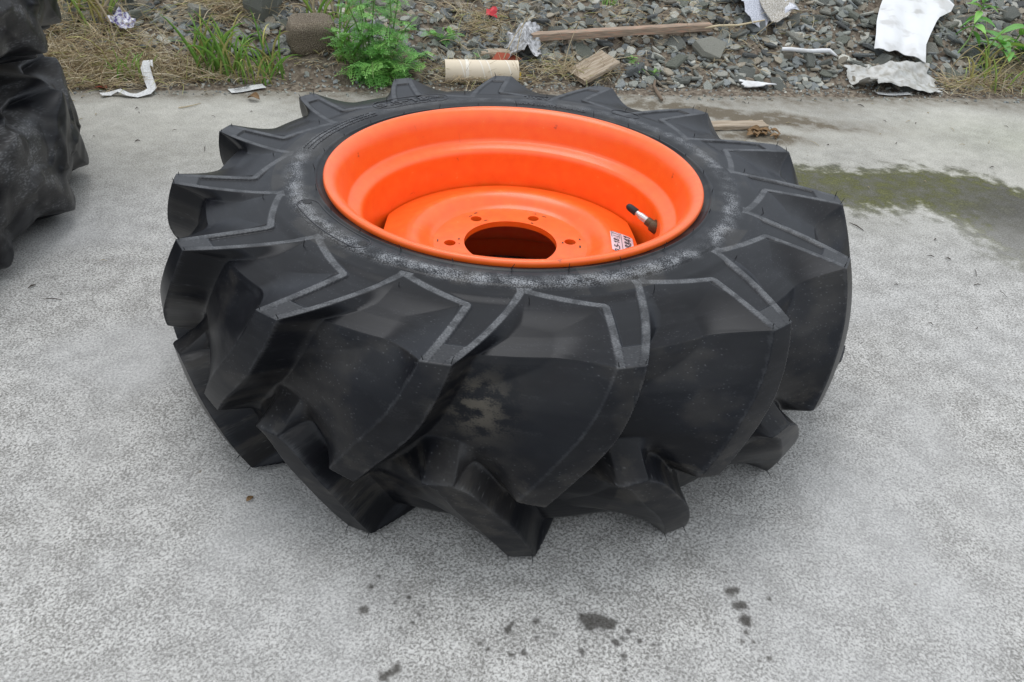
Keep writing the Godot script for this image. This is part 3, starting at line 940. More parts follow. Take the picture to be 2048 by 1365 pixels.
	for k in 6:
		var am := ba + k * PI / 3.0
		var hc := Vector3(BR * cos(am), yd, BR * sin(am))
		var rimp := PackedVector3Array()
		for q in 16: rimp.append(pol(r0, am + lerpf(-PI / 6, PI / 6, q / 16.0), yd))
		for q in 6: rimp.append(pol(lerpf(r0, r1, q / 6.0), am + PI / 6, yd))
		for q in 20: rimp.append(pol(r1, am + lerpf(PI / 6, -PI / 6, q / 20.0), yd))
		for q in 6: rimp.append(pol(lerpf(r1, r0, q / 6.0), am - PI / 6, yd))
		var n := rimp.size()
		for q in n:
			var p0 := rimp[q]; var p1 := rimp[(q + 1) % n]
			var h0 := hc + (p0 - hc).normalized() * HR; var h1 := hc + (p1 - hc).normalized() * HR
			var g := (p1 - p0).cross(h0 - p0)
			if g.y < 0: db.quad(p0, p1, h1, h0)
			else: db.quad(p0, h0, h1, p1)
			var dn := Vector3(0, -th, 0)
			db.quad(h0, h1, h1 + dn, h0 + dn)
	var pts := PackedVector3Array()
	var nrw := 26; var seg := 240
	for q in nrw:
		for s in seg:
			var a := TAU * s / seg
			var r := lerpf(r1, disc_edge(a), pow(q / float(nrw - 1), 1.15))
			pts.append(pol(r, a, disc_y(r)))
	db.grid(pts, nrw, seg, true, true)
	if db.n[db.n.size() - 1].y < 0.0: push_warning("disc normals")
	var edge := PackedVector3Array()
	for q in 2:
		for s in seg:
			var p := pts[(nrw - 1) * seg + s]
			edge.append(p - Vector3(0, 0.0065 * q, 0))
	db.grid(edge, 2, seg, true, true)
	lathe(db, [[r0, yd], [r0, yd - th]], 96, false)
	lathe(db, [[0.1105, yd - th], [0.139, 0.1700], [0.18, 0.1590]], 96, false)
	var disc := part(wheel, "wheel_disc", db.mesh(M.orange))
	disc.set_meta("label", "orange pressed disc with six bolt holes round the hub opening")
	# paint worn to metal beside the bolt holes
	var chip := MB.new()
	for k in 6:
		for q in 3:
			var am := ba + k * PI / 3.0 + rng.randf_range(-0.16, 0.16)
			var r := BR + rng.randf_range(0.011, 0.018) * (1.0 if rng.randf() < 0.75 else -0.9)
			var w := 0.0006 + rng.randf() * 0.0006; var l := 0.03 + rng.randf() * 0.04
			chip.quad(pol(r - w, am, yd + 0.0004), pol(r + w, am, yd + 0.0004), pol(r + w, am + l, yd + 0.0004), pol(r - w, am + l, yd + 0.0004))
	var chips := part(disc, "paint_chips", chip.mesh(M.black))
	stuff(chips)
	# valve
	var vb := Vector3(0.2060, 0.1985, -0.003); var vd := (Vector3(0.1665, 0.2150, -0.0330) - vb).normalized()
	var stem := MB.new()
	tube(stem, [vb + vd * 0.006, vb + vd * 0.018, vb + vd * 0.0182, vb + vd * 0.030, vb + vd * 0.034, vb + vd * 0.0345, vb + vd * 0.040], [0.0048, 0.0048, 0.0052, 0.0052, 0.0040, 0.0038, 0.0036], 16)
	var vs := part(wheel, "valve_stem", stem.mesh(M.steel))
	var nut := MB.new()
	tube(nut, [vb - vd * 0.006, vb - vd * 0.006, vb + vd * 0.0085, vb + vd * 0.010], [0.0, 0.0092, 0.0092, 0.0080], 6, false)
	var nb := MB.new()
	tube(nb, [vb + vd * 0.009, vb + vd * 0.0095, vb + vd * 0.0185, vb + vd * 0.019], [0.0060, 0.0068, 0.0064, 0.0045], 16)
	part(vs, "hex_nut", nut.mesh(M.bronze)); part(vs, "collar", nb.mesh(M.bronze))
	var cap := MB.new()
	tube(cap, [vb + vd * 0.0385, vb + vd * 0.0386, vb + vd * 0.050, vb + vd * 0.0535, vb + vd * 0.0555, vb + vd * 0.056], [0.002, 0.0056, 0.0053, 0.0044, 0.0028, 0.0002], 16)
	part(vs, "valve_cap", cap.mesh(M.black))
	# sticker: its reading direction runs from front to back
	var sp := func(x: float, y: float, l: float) -> Vector3:
		var px := 0.1600 - y; var pz := 0.003 - x
		return Vector3(px, disc_y(Vector2(px, pz).length()) + l, pz)
	var sk := MB.new()
	var g := PackedVector3Array()
	for q in 9:
		for s in 15:
			var y := lerpf(-0.0170, 0.0170, q / 8.0); var x := lerpf(-0.030, 0.030, s / 14.0)
			var cy := 0.012 - maxf(0.0, absf(y) - 0.0115) * 0.55
			x = clampf(x, -0.030 + (0.012 - cy), 0.030 - (0.012 - cy))
			g.append(sp.call(x, y, 0.0006))
	sk.grid(g, 9, 15)
	if sk.n[60].y < 0.0:
		sk = MB.new(); sk.grid(g, 9, 15, false, true)
	var sticker := part(disc, "sticker", sk.mesh(M.label))
	sticker.set_meta("label", "pale pink paper label with the tyre size printed on it")
	var ink := MB.new()
	text_mesh(ink, "9.5-18", 0.0085, 0.0002, func(x: float, y: float, z: float) -> Vector3: return sp.call(x - 0.011, y + 0.0088, 0.0009 + z), true, 1.15)
	text_mesh(ink, "LT", 0.0085, 0.0002, func(x: float, y: float, z: float) -> Vector3: return sp.call(x + 0.0195, y + 0.0088, 0.0009 + z), false, 1.0)
	text_mesh(ink, "R8841", 0.0105, 0.0002, func(x: float, y: float, z: float) -> Vector3: return sp.call(x + 0.004, y - 0.0085, 0.0009 + z), true, 1.2)
	for l in [[-0.029, 0.0008, 0.029, 0.0004], [0.0115, 0.0152, 0.0285, 0.0004], [0.0115, 0.0032, 0.0285, 0.0004]]:
		var q := []
		for k in 8:
			var x := lerpf(l[0], l[2], k / 7.0)
			q.append([sp.call(x, l[1] - l[3], 0.00095), sp.call(x, l[1] + l[3], 0.00095)])
		for k in 7: ink.quad(q[k][0], q[k][1], q[k + 1][1], q[k + 1][0])
	for x in [0.0115, 0.0285]: ink.quad(sp.call(x - 0.0004, 0.0030, 0.00097), sp.call(x - 0.0004, 0.0154, 0.00097), sp.call(x + 0.0004, 0.0154, 0.00097), sp.call(x + 0.0004, 0.0030, 0.00097))
	stuff(part(sticker, "print", ink.mesh(M.ink))) if false else part(sticker, "print", ink.mesh(M.ink))

func pol(r: float, a: float, y: float) -> Vector3:
	return Vector3(r * cos(a), y, r * sin(a))

# ---------------------------------------------------------------- the worn tyres on the left
func build_old_tyres() -> void:
	var f := tyre_field({"n": 18, "nc": 56, "cell": 0.0042, "worn": 1.15})
	# uneven, worn-down rubber
	var nz := FastNoiseLite.new(); nz.seed = 77; nz.frequency = 0.016; nz.fractal_octaves = 2
	for r in f.nr:
		for c in f.nc:
			var k: int = r * f.nc + c
			var a: float = TAU * c / f.nc
			var d := nz.get_noise_3d(cos(a) * 22.0, sin(a) * 22.0, f.S[r] * 260.0)
			var ws: float = minf(absf(f.S[r] - f.s_sh), absf(f.S[r] - (f.s_end - f.s_sh)))
			var rnd := pow(clampf(1.0 - ws / 0.045, 0.0, 1.0), 2.0)
			f.pr[k] -= 0.020 * rnd; f.py[k] *= 1.0 - 0.10 * rnd
			if f.pr[k] > 0.432: f.pr[k] = 0.432 + (f.pr[k] - 0.432) * 0.15
			f.pr[k] += d * 0.005
	var tex := tyre_texture(f, 1296, 400, 401, true, 0.0)
	var mats := []
	for k in 18: mats.append(rubber(tex, 0.40, float(k) / 18.0))
	var ms := tyre_meshes(f, mats[0], 0.012)
	var sc := 1.41
	for t in 2:
		var at := Vector3(-1.400, 0.0, -0.180) if t == 0 else Vector3(-1.418, 0.240, -0.245)
		var o := thing("worn_tyre", "worn black tractor tyre lying on the concrete under another tyre" if t == 0 else "worn black tractor tyre lying on top of another, cut off by the picture's edge", "tyre", at, -deg_to_rad(0.6 if t == 0 else -1.0), "stacked worn tyres")
		o.scale = Vector3(sc, 0.84, sc)
		if t == 1: o.rotation.z = deg_to_rad(1.5)
		var body := part(o, "carcass", ms[0], Transform3D(Basis.IDENTITY, Vector3(0, 0.137, 0)))
		for side in 2:
			for k in 18: part(body, "lug", ms[1 + side], Transform3D(Basis(Vector3.UP, -TAU * k / 18.0), Vector3.ZERO), mats[k])

# ---------------------------------------------------------------- stones
func stone_mesh(sd: int, flat_k: float) -> ArrayMesh:
	var r := RandomNumberGenerator.new(); r.seed = sd
	var mb := MB.new()
	var n := r.randi_range(4, 6)
	var top := []; var mid := []; var low := []
	var el := r.randf_range(0.6, 1.0)
	var tilt := Vector2(r.randf_range(-0.12, 0.12), r.randf_range(-0.12, 0.12))
	for k in n:
		var a := TAU * (k + r.randf_range(-0.32, 0.32)) / n
		var q := r.randf_range(0.38, 0.60)
		var p := Vector2(cos(a) * q, sin(a) * q * el)
		var h := flat_k * (0.5 + tilt.dot(p) * 3.0)
		var ins := r.randf_range(0.90, 1.0)
		top.append(Vector3(p.x * ins, h * r.randf_range(0.85, 1.05), p.y * ins))
		mid.append(Vector3(p.x * r.randf_range(0.97, 1.06), h * r.randf_range(0.0, 0.45), p.y * r.randf_range(0.97, 1.06)))
		low.append(Vector3(p.x * 0.85, -flat_k * r.randf_range(0.4, 0.6), p.y * 0.85))
	var ct := Vector3(r.randf_range(-0.1, 0.1), flat_k * r.randf_range(0.47, 0.55), r.randf_range(-0.08, 0.08))
	var cl := Vector3(0, -flat_k * 0.5, 0)
	for k in n:
		var j := (k + 1) % n
		mb.tri(ct, top[k], top[j])
		mb.quad(top[k], mid[k], mid[j], top[j])
		mb.quad(mid[k], low[k], low[j], mid[j])
		mb.tri(cl, low[j], low[k])
	return mb.mesh(null)

func build_stones() -> void:
	var bank: Node = M.bank
	var shapes := []
	for k in 16: shapes.append(stone_mesh(900 + k, [0.12, 0.18, 0.27, 0.15][k % 4]))
	var slope_n := Vector3(-EN.x * 0.35, 1, -EN.z * 0.35).normalized()
	var spots := []
	var made := 0
	var tries := 0
	# the biggest first, kept apart
	var named := [Vector3(0.55, 0.075, -1.5), Vector3(-0.779, 0.066, -1.367), Vector3(-0.598, 0.06, -1.252)]
	while made < 300 and tries < 40000:
		tries += 1
		var s := lerpf(0.088, 0.040, sqrt(made / 300.0)) * rng.randf_range(0.85, 1.15)
		var e := rng.randf_range(-1.36, 2.05)
		var t := rng.randf_range(0.045, 0.56)
		if e < -0.2 and t < 0.14: continue
		if e < -0.75 and t < 0.24 and rng.randf() < 0.85: continue
		if e > 1.05 and t < 0.10: continue
		if t < 0.12 and e < 0.45 and rng.randf() < 0.9: continue
		var p := et(e, t)
		var ok := true
		for q in spots:
			if Vector2(q.x - p.x, q.z - p.z).length() < (q.w + s) * 0.36: ok = false; break
		for q in named:
			if Vector2(q.x - p.x, q.z - p.z).length() < 0.05 + s * 0.4: ok = false; break
		if not ok: continue
		spots.append(Vector4(p.x, p.y, p.z, s))
		var b := Basis(Quaternion(Vector3.UP, (slope_n + Vector3(rng.randf_range(-0.6, 0.6), 0, rng.randf_range(-0.6, 0.6))).normalized())) * Basis(Vector3.UP, rng.randf() * TAU)
		var mi := rng.randi_range(0, 15)
		part(bank, "stone", shapes[mi], Transform3D(b.scaled(Vector3.ONE * s), p + slope_n * s * 0.10 + Vector3(0, 0.003, 0)), M.stones[[0, 0, 1, 1, 2, 3, 5, 5, 4][rng.randi_range(0, 8)]])
		made += 1
	# smaller ones between and under them
	for kind in 3:
		var mm := MultiMesh.new()
		mm.transform_format = MultiMesh.TRANSFORM_3D
		mm.use_colors = true
		var count: int = [6400, 8000, 7000][kind]
		var sm := StandardMaterial3D.new()
		sm.albedo_texture = noise_tex(80 + kind, 0.03, [[0.55, 0.55, 0.55], [1, 1, 1]], [0.3, 0.75], 256)
		sm.uv1_triplanar = true; sm.uv1_scale = Vector3.ONE * 1.5; sm.roughness = 0.9; sm.vertex_color_use_as_albedo = true
		var me: ArrayMesh = stone_mesh(950 + kind, [0.18, 0.26, 0.5][kind])
		me.surface_set_material(0, sm)
		mm.mesh = me
		mm.instance_count = count
		for k in count:
			var s: float = [rng.randf_range(0.022, 0.046), rng.randf_range(0.010, 0.024), rng.randf_range(0.003, 0.009)][kind]
			var e := rng.randf_range(-2.0, 2.7)
			var t := rng.randf_range(0.04, 0.80) if rng.randf() < 0.78 else rng.randf_range(0.80, 1.7)
			if kind == 2:
				t = -0.05 + pow(rng.randf(), 1.5) * 0.75
				if t < 0.0 and rng.randf() < 0.6: t = rng.randf_range(0.0, 0.1)
			if kind < 2 and e < -0.1 and t < 0.16 and rng.randf() < 0.85: t += 0.2
			if kind == 0 and t < 0.1 and e < 0.4: t += 0.15
			var p := et(e, t)
			if t < 0.0: p.y = maxf(p.y, 0.0)
			var b := Basis(Quaternion(Vector3.UP, (slope_n + Vector3(rng.randf_range(-0.7, 0.7), 0, rng.randf_range(-0.7, 0.7))).normalized())) * Basis(Vector3.UP, rng.randf() * TAU)
			mm.set_instance_transform(k, Transform3D(b.scaled(Vector3.ONE * s), p + slope_n * s * 0.12))
			var tone := rng.randf()
			var c := Color(0.27, 0.278, 0.245) if tone < 0.4 else (Color(0.24, 0.255, 0.25) if tone < 0.65 else (Color(0.33, 0.29, 0.225) if tone < 0.85 else Color(0.44, 0.43, 0.375)))
			mm.set_instance_color(k, c * rng.randf_range(0.75, 1.55))
		var mi := MultiMeshInstance3D.new()
		mi.multimesh = mm
		put(bank, mi, ["small_stones", "pebbles", "grit"][kind])
		stuff(mi)
	# stones with a look of their own
	var big := stone_mesh(971, 0.30)
	var o := part(self, "slab_stone", big, Transform3D(Basis(Vector3(1, 0, 0), 0.5).rotated(Vector3.UP, 0.3).scaled(Vector3(0.115, 0.115, 0.105)), on_bank(0.55, -1.49, 0.022)), M.stones[3])
	tag(o, "large pale flat stone by the right end of the long board", "stone")
	o = part(self, "boulder", stone_mesh(973, 0.62), Transform3D(Basis(Vector3(1, 0, 0), 0.25).rotated(Vector3.UP, 0.7).scaled(Vector3(0.15, 0.15, 0.14)), on_bank(-0.775, -1.385, 0.03)), M.stones[0])
	tag(o, "big dark grey boulder above the tall green grass tuft", "stone")
	o = part(self, "slab_stone", stone_mesh(975, 0.35), Transform3D(Basis(Vector3(1, 0, 0), 0.45).rotated(Vector3.UP, 1.9).scaled(Vector3(0.085, 0.085, 0.08)), on_bank(-0.93, -1.33, 0.018)), M.stones[3])
	tag(o, "pale angular stone left of the tall grass tuft, above the dry straw", "stone")
	# lump of old concrete with its aggregate showing
	var cb := MB.new()
	var r := RandomNumberGenerator.new(); r.seed = 6
	var pts := PackedVector3Array()
	var cn := FastNoiseLite.new(); cn.seed = 12; cn.frequency = 0.09
	for j in 15:
		for q in 28:
			var a := TAU * q / 28; var v := PI * j / 14.0
			var d := Vector3(cos(a) * sin(v), cos(v), sin(a) * sin(v))
			var k := pow(pow(absf(d.x), 5.0) + pow(absf(d.y), 5.0) + pow(absf(d.z), 5.0), -0.2)
			var p := d * k
			p *= 1.0 + 0.13 * cn.get_noise_3d(p.x * 12, p.y * 12, p.z * 12) + r.randf_range(-0.02, 0.02)
			pts.append(Vector3(p.x * 0.064, p.y * 0.046, p.z * 0.05))
	cb.grid(pts, 15, 28, true, true)
	if cb.n[28 * 3].y < 0.0:
		cb = MB.new(); cb.grid(pts, 15, 28, true, false)
	o = part(self, "concrete_lump", cb.mesh(M.aggr), Transform3D(Basis(Vector3.UP, 0.35) * Basis(Vector3(1, 0, 0), 0.12), on_bank(-0.60, -1.265, 0.032)))
	tag(o, "broken lump of brown concrete with coarse aggregate beside the leafy weed", "rubble")

# ---------------------------------------------------------------- litter
func crumple(rows: int, cols: int, size: Vector2, amp: float, sd: int, freq := 9.0) -> PackedVector3Array:
	var nz := FastNoiseLite.new(); nz.seed = sd; nz.frequency = 0.1; nz.fractal_type = FastNoiseLite.FRACTAL_RIDGED; nz.fractal_octaves = 2; nz.frequency = 0.045
	var pts := PackedVector3Array()
	for r in rows:
		for c in cols:
			var u := c / float(cols - 1) - 0.5; var v := r / float(rows - 1) - 0.5
			var ed := 1.0 + 0.22 * nz.get_noise_2d(u * 40.0 + 300.0, v * 40.0)
			pts.append(Vector3(u * size.x * ed, amp * (0.6 + nz.get_noise_2d(u * freq * 10.0, v * freq * 10.0)), v * size.y * ed))
	return pts

func fix_up(mb: MB) -> MB:
	# make a grid sheet's faces look up
	var s := 0.0
	for k in mb.n.size(): s += mb.n[k].y
	if s < 0.0:
		for k in mb.n.size(): mb.n[k] = -mb.n[k]
		for t in range(0, mb.i.size(), 3):
			var w := mb.i[t + 1]; mb.i[t + 1] = mb.i[t + 2]; mb.i[t + 2] = w
	return mb

func drape(pts: PackedVector3Array, at: Vector3, turn: float, lift: float) -> PackedVector3Array:
	var out := PackedVector3Array()
	for p in pts:
		var q := p.rotated(Vector3.UP, turn) + Vector3(at.x, 0, at.z)
		out.append(Vector3(q.x - at.x, bank_y(q.x, q.z) + p.y + lift - at.y, q.z - at.z))
	return out

func build_litter() -> void:
	# white sheet leaning on the bank: rows from the foot up, [left x, left z, right x, right z, lift]
	var rows := [[1.066, -1.560, 1.215, -1.545, 0.028], [1.072, -1.585, 1.236, -1.600, 0.033], [1.082, -1.620, 1.262, -1.650, 0.034], [1.100, -1.690, 1.300, -1.720, 0.034], [1.118, -1.740, 1.320, -1.752, 0.032], [1.135, -1.785, 1.372, -1.800, 0.030], [1.155, -1.830, 1.398, -1.846, 0.030], [1.170, -1.875, 1.375, -1.905, 0.030], [1.185, -1.930, 1.345, -1.960, 0.032], [1.200, -1.990, 1.320, -2.010, 0.036]]
	var pts := PackedVector3Array()
	var base := Vector3(1.18, bank_y(1.18, -1.70), -1.70)
	for r in rows.size():
		for c in 15:
			var u := c / 14.0
			var x := lerpf(rows[r][0], rows[r][2], u); var z := lerpf(rows[r][1], rows[r][3], u)
			if r == 0: z += 0.014 * sin(u * 9.0) + 0.02 * sstep(0.75, 1.0, u)
			var t := bank_t(x, z)
			var y: float = 0.38 * maxf(0.0, t - 0.05) + rows[r][4] + 0.010 * sin(u * 7.5 + 0.6) * (1.0 - r / 12.0) + 0.012 * sin(u * 3.0) + 0.003 * sin(u * 17.0 + r)
			pts.append(Vector3(x, y, z) - base)
	var mb := MB.new()
	sheet(mb, pts, rows.size(), 15, 0.0022)
	var o := part(self, "plastic_sheet", mb.mesh(M.white), Transform3D(Basis.IDENTITY, base))
	tag(o, "torn white plastic sheet leaning on the stones at the upper right", "sheet")
	var sm := MB.new()
	var smudge := [[0.42, 4.6, 0.020, 0.05], [0.44, 4.4, 0.016, 0.10], [0.80, 4.2, 0.030, 0.09], [0.81, 3.7, 0.030, 0.08], [0.30, 7.4, 0.05, 0.12], [0.62, 2.1, 0.07, 0.05], [0.7, 6.3, 0.02, 0.2]]
	for g in smudge:
		for k in 5:
			var u: float = g[0] + (rng.randf() - 0.5) * g[2]; var rr: float = g[1] + (rng.randf() - 0.5) * g[3] * 6.0
			var i0 := int(rr) * 15 + int(u * 14.0)
			var p := pts[i0].lerp(pts[i0 + 1], u * 14.0 - floorf(u * 14.0)).lerp(pts[i0 + 15].lerp(pts[i0 + 16], u * 14.0 - floorf(u * 14.0)), rr - floorf(rr))
			var nn := (pts[i0 + 1] - pts[i0]).cross(pts[i0] - pts[i0 + 15]).normalized()
			if nn.y < 0.0: nn = -nn
			var a := (pts[i0 + 1] - pts[i0]).normalized() * rng.randf_range(0.001, 0.004); var e := (pts[i0 + 15] - pts[i0]).normalized() * rng.randf_range(0.0008, 0.0022)
			p += nn * 0.0012
			sm.tri(p - a - e, p - a + e, p + a + e * 0.4); sm.tri(p - a - e, p + a + e * 0.4, p + a * 0.6 - e)
	stuff(part(o, "dirt_marks", sm.mesh(M.twig)))
	# crumpled plastic bag at its foot
	var at := on_bank(1.105, -1.440)
	mb = MB.new()
	sheet(mb, drape(crumple(30, 44, Vector2(0.245, 0.115), 0.036, 35, 0.85), at, 0.17, -0.008), 30, 44, 0.0008)
	o = part(self, "plastic_bag", mb.mesh(M.bag), Transform3D(Basis.IDENTITY, at))
	tag(o, "crumpled dusty grey plastic bag lying below the white sheet at the slab edge", "bag")
	# printed scrap before the bag
	o = scrap("paper_scrap", Vector3(1.085, 0.005, -1.378), 0.105, 0.022, 0.15, 0.004, M.paper, 5)
	tag(o, "long white printed paper scrap lying at the edge before the plastic bag", "paper")
	var ink := MB.new()
	for k in 9:
		var x := -0.042 + k * 0.009
		if k == 4: continue
		ink.quad(Vector3(x, 0.0072, 0.002), Vector3(x, 0.0072, -0.004), Vector3(x + 0.006, 0.0072, -0.004), Vector3(x + 0.006, 0.0072, 0.002))
	part(o, "print", ink.mesh(M.ink))
	# white stick
	mb = MB.new()
	var pa := []
	for k in 8: pa.append(Vector3(lerpf(-0.085, 0.085, k / 7.0), 0.004 + 0.0015 * sin(k * 1.3) - (0.012 if k == 7 else 0.0), 0.004 * sin(k * 0.8)))
	tube(mb, pa, [0.0055, 0.006, 0.0062, 0.006, 0.0064, 0.007, 0.0066, 0.003], 8)
	o = part(self, "white_stick", mb.mesh(M.white), Transform3D(Basis(Vector3.UP, 0.05), on_bank(0.85, -1.497, 0.022)))
	tag(o, "short white plastic strip lying across the grey stones", "strip")
	# white torn piece on the edge
	mb = MB.new()
	sheet(mb, crumple(9, 14, Vector2(0.085, 0.035), 0.010, 33, 0.6), 9, 14, 0.003)
	o = part(self, "torn_paper", mb.mesh(M.white), Transform3D(Basis(Vector3.UP, 0.17), on_bank(0.672, -1.345, 0.006)))
	tag(o, "bright white torn scrap on the slab edge right of the twig", "paper")
	# clear wrapper and a muddy flat fragment over it
	at = on_bank(0.715, -1.715)
	mb = MB.new()
	sheet(mb, drape(crumple(22, 22, Vector2(0.15, 0.17), 0.020, 34, 1.4), at, 0.5, 0.028), 22, 22, 0.0006)
	o = part(self, "clear_wrapper", mb.mesh(M.wrap), Transform3D(Basis.IDENTITY, at))
	tag(o, "glinting bluish plastic wrapper on the stones, partly under a muddy fragment", "wrapper")
	at = on_bank(0.772, -1.69)
	mb = MB.new()
	var fr := PackedVector3Array()
	var fz := FastNoiseLite.new(); fz.seed = 8; fz.frequency = 0.12
	for r in 9:
		for c in 25:
			var a := TAU * c / 24.0
			var q := r / 8.0
			var e := (0.5 + 0.09 * cos(2 * a + 0.6) + 0.05 * cos(3 * a) + 0.035 * cos(5 * a + 1.0))
			fr.append(Vector3(cos(a) * q * e * 0.10, 0.008 - 0.004 * q * q + 0.002 * fz.get_noise_2d(cos(a) * q * 60, sin(a) * q * 60), sin(a) * q * e * 0.135))
	sheet(mb, drape(fr, at, 0.35, 0.042), 9, 25, 0.004)
	o = part(self, "muddy_fragment", mb.mesh(M.frag), Transform3D(Basis.IDENTITY, at))
	tag(o, "flat muddy whitish fragment lying over the bluish wrapper", "rubble")
	# long board
	mb = MB.new()
	bar(mb, 0.575, 0.030, 0.022, 0.0025, 22, 0.0022, 11)
	var a0 := on_bank(0.012, -1.385, 0.018); var a1 := on_bank(0.548, -1.565, 0.020)
	var bx := (a1 - a0).normalized(); var bz := bx.cross(Vector3.UP).normalized()
	o = part(self, "long_board", mb.mesh(M.timber_red), Transform3D(Basis(bx, bz.cross(bx), bz), (a0 + a1) / 2))
	tag(o, "long weathered batten lying across the stones behind the tyre", "board")
	mb = MB.new()
	bar(mb, 0.085, 0.040, 0.016, 0.003, 8, 0.003, 13)
	o = part(self, "board_end", mb.mesh(M.timber), Transform3D(Basis(Vector3.UP, 0.10) * Basis(Vector3(0, 0, 1), 0.05), on_bank(-0.088, -1.345, 0.012)))
	tag(o, "short weathered piece of batten left of the crumpled white cloth", "board")
	# short plank
	mb = MB.new()
	bar(mb, 0.135, 0.080, 0.014, 0.002, 12, 0.0018, 14)
	a0 = on_bank(0.148, -1.280, 0.010); a1 = on_bank(0.236, -1.352, 0.020)
	bx = (a1 - a0).normalized(); bz = bx.cross(Vector3(0.06, 1, 0.18)).normalized()
	o = part(self, "short_plank", mb.mesh(M.timber), Transform3D(Basis(bx, bz.cross(bx), bz), (a0 + a1) / 2))
	tag(o, "short broad grey plank resting slanted on the stones behind the tyre", "plank")
	# cardboard tube
	mb = MB.new()
	var R := 0.031; var L := 0.204
	var prof := [[R - 0.003, -L / 2], [R - 0.0004, -L / 2], [R, -L / 2 + 0.0005], [R, L / 2 - 0.0005], [R - 0.0004, L / 2], [R - 0.003, L / 2], [R - 0.003, -L / 2]]
	for k in prof.size() - 1: lathe(mb, [prof[k], prof[k + 1]], 64, true)
	var tb := Basis(EE, Vector3.UP.cross(EE).normalized(), Vector3.ZERO)
	tb = Basis(Vector3(0, 1, 0).cross(EE).normalized(), EE, EE.cross(Vector3(0, 1, 0).cross(EE)).normalized())
	var tp := Vector3(-0.123, R + 0.004, -1.232)
	var tu := thing("cardboard_tube", "beige cardboard tube lying on the ground behind the tyre", "tube", tp)
	part(tu, "tube_wall", mb.mesh(M.card), Transform3D(tb, Vector3.ZERO))
	mb = MB.new()
	lathe(mb, [[R + 0.0002, -0.046], [R + 0.0008, -0.0455], [R + 0.0008, -0.0375], [R + 0.0002, -0.037]], 64, true)
	part(tu, "tape_band", mb.mesh(M.tape), Transform3D(tb, Vector3.ZERO))
	mb = MB.new()
	for st in 2:
		var sp := PackedVector3Array()
		for k in 40:
			var a := TAU * k / 26.0 + 1.0
			var y := -0.030 + st * 0.075 + 0.055 * k / 26.0 - 0.04
			for w in 2: sp.append(Vector3((R + 0.0005) * cos(a), clampf(y + w * 0.003, -L / 2, L / 2), (R + 0.0005) * sin(a)))
		mb.grid(sp, 40, 2)
	part(tu, "spiral_seam", mb.mesh(M.tape), Transform3D(tb, Vector3.ZERO))
	# brick shard, yellow scrap, white cloth, red scrap
	o = part(self, "brick_shard", stone_mesh(981, 0.45), Transform3D(Basis(Vector3(1, 0, 0), 0.7).rotated(Vector3.UP, 0.2).scaled(Vector3(0.085, 0.05, 0.05)), on_bank(-0.062, -1.315, 0.018)), M.brick)
	tag(o, "red brick shard between the cardboard tube and the white cloth", "brick")
	o = scrap("yellow_scrap", on_bank(-0.018, -1.243, 0.020), 0.012, 0.018, 0.2, 0.002, M.yellow, 4)
	o.rotation.x = 1.1
	tag(o, "small bright yellow scrap at the right end of the cardboard tube", "scrap")
	mb = MB.new()
	at = on_bank(-0.010, -1.352)
	sheet(mb, drape(crumple(28, 28, Vector2(0.085, 0.105), 0.036, 37, 1.5), at, 0.1, 0.012), 28, 28, 0.0008)
	o = part(self, "crumpled_cloth", mb.mesh(M.cloth), Transform3D(Basis.IDENTITY, at))
	tag(o, "crumpled dirty white cloth at the left end of the long batten", "cloth")
	mb = MB.new()
	sheet(mb, crumple(7, 7, Vector2(0.030, 0.028), 0.012, 38, 0.7), 7, 7, 0.001)
	o = part(self, "red_scrap", mb.mesh(M.red), Transform3D(Basis(Vector3(1, 0, 0), 0.6), on_bank(-0.113, -1.497, 0.016)))
	tag(o, "small bright red scrap among the stones above the tube", "scrap")
	mb = MB.new()
	sheet(mb, crumple(6, 9, Vector2(0.026, 0.014), 0.004, 39, 0.7), 6, 9, 0.001)
	o = part(self, "red_flake", mb.mesh(M.brick), Transform3D(Basis(Vector3.UP, 0.3), Vector3(-1.078, 0.004, -0.986)))
	tag(o, "tiny red flake at the slab edge beside the worn tyres", "scrap")
	# foil wrapper on the left
	at = on_bank(-1.108, -1.228)
	mb = MB.new()
	sheet(mb, drape(crumple(16, 20, Vector2(0.062, 0.045), 0.020, 41, 1.2), at, -0.5, 0.016), 16, 20, 0.0006)
	o = part(self, "foil_wrapper", mb.mesh(M.purple), Transform3D(Basis.IDENTITY, at))
	tag(o, "small crumpled purple and silver wrapper on the stones at the left", "wrapper")
	# paper strip
	var path := [Vector3(-1.052, 0.006, -0.928), Vector3(-1.036, 0.004, -0.944), Vector3(-1.015, 0.009, -0.950), Vector3(-0.990, 0.005, -0.942), Vector3(-0.968, 0.004, -0.944), Vector3(-0.948, 0.005, -0.960), Vector3(-0.946, 0.012, -0.985), Vector3(-0.962, 0.028, -1.010), Vector3(-0.974, 0.046, -1.030), Vector3(-0.976, 0.057, -1.045), Vector3(-0.962, 0.056, -1.05)]
	var cen := Vector3(-0.99, 0, -0.96)
	var sp2 := PackedVector3Array()
	for k in path.size():
		var d: Vector3 = path[mini(k + 1, path.size() - 1)] - path[maxi(k - 1, 0)]
		var side := d.cross(Vector3(0.1, 1, 0.6 if k > 5 else 0.1)).normalized() * (0.0085 if k < 5 else 0.0115)
		for w in [-1.0, -0.33, 0.33, 1.0]: sp2.append(path[k] - cen + side * w + Vector3(0, 0.0025 * sin(k * 2.1 + w * 3.0) + (0.002 if k < 6 else 0.0), 0))
	mb = MB.new()
	sheet(mb, sp2, path.size(), 4, 0.0006)
	o = part(self, "paper_strip", mb.mesh(M.paper), Transform3D(Basis.IDENTITY, cen))
	tag(o, "twisted white paper strip lying on the slab edge and standing up against the straw", "paper")
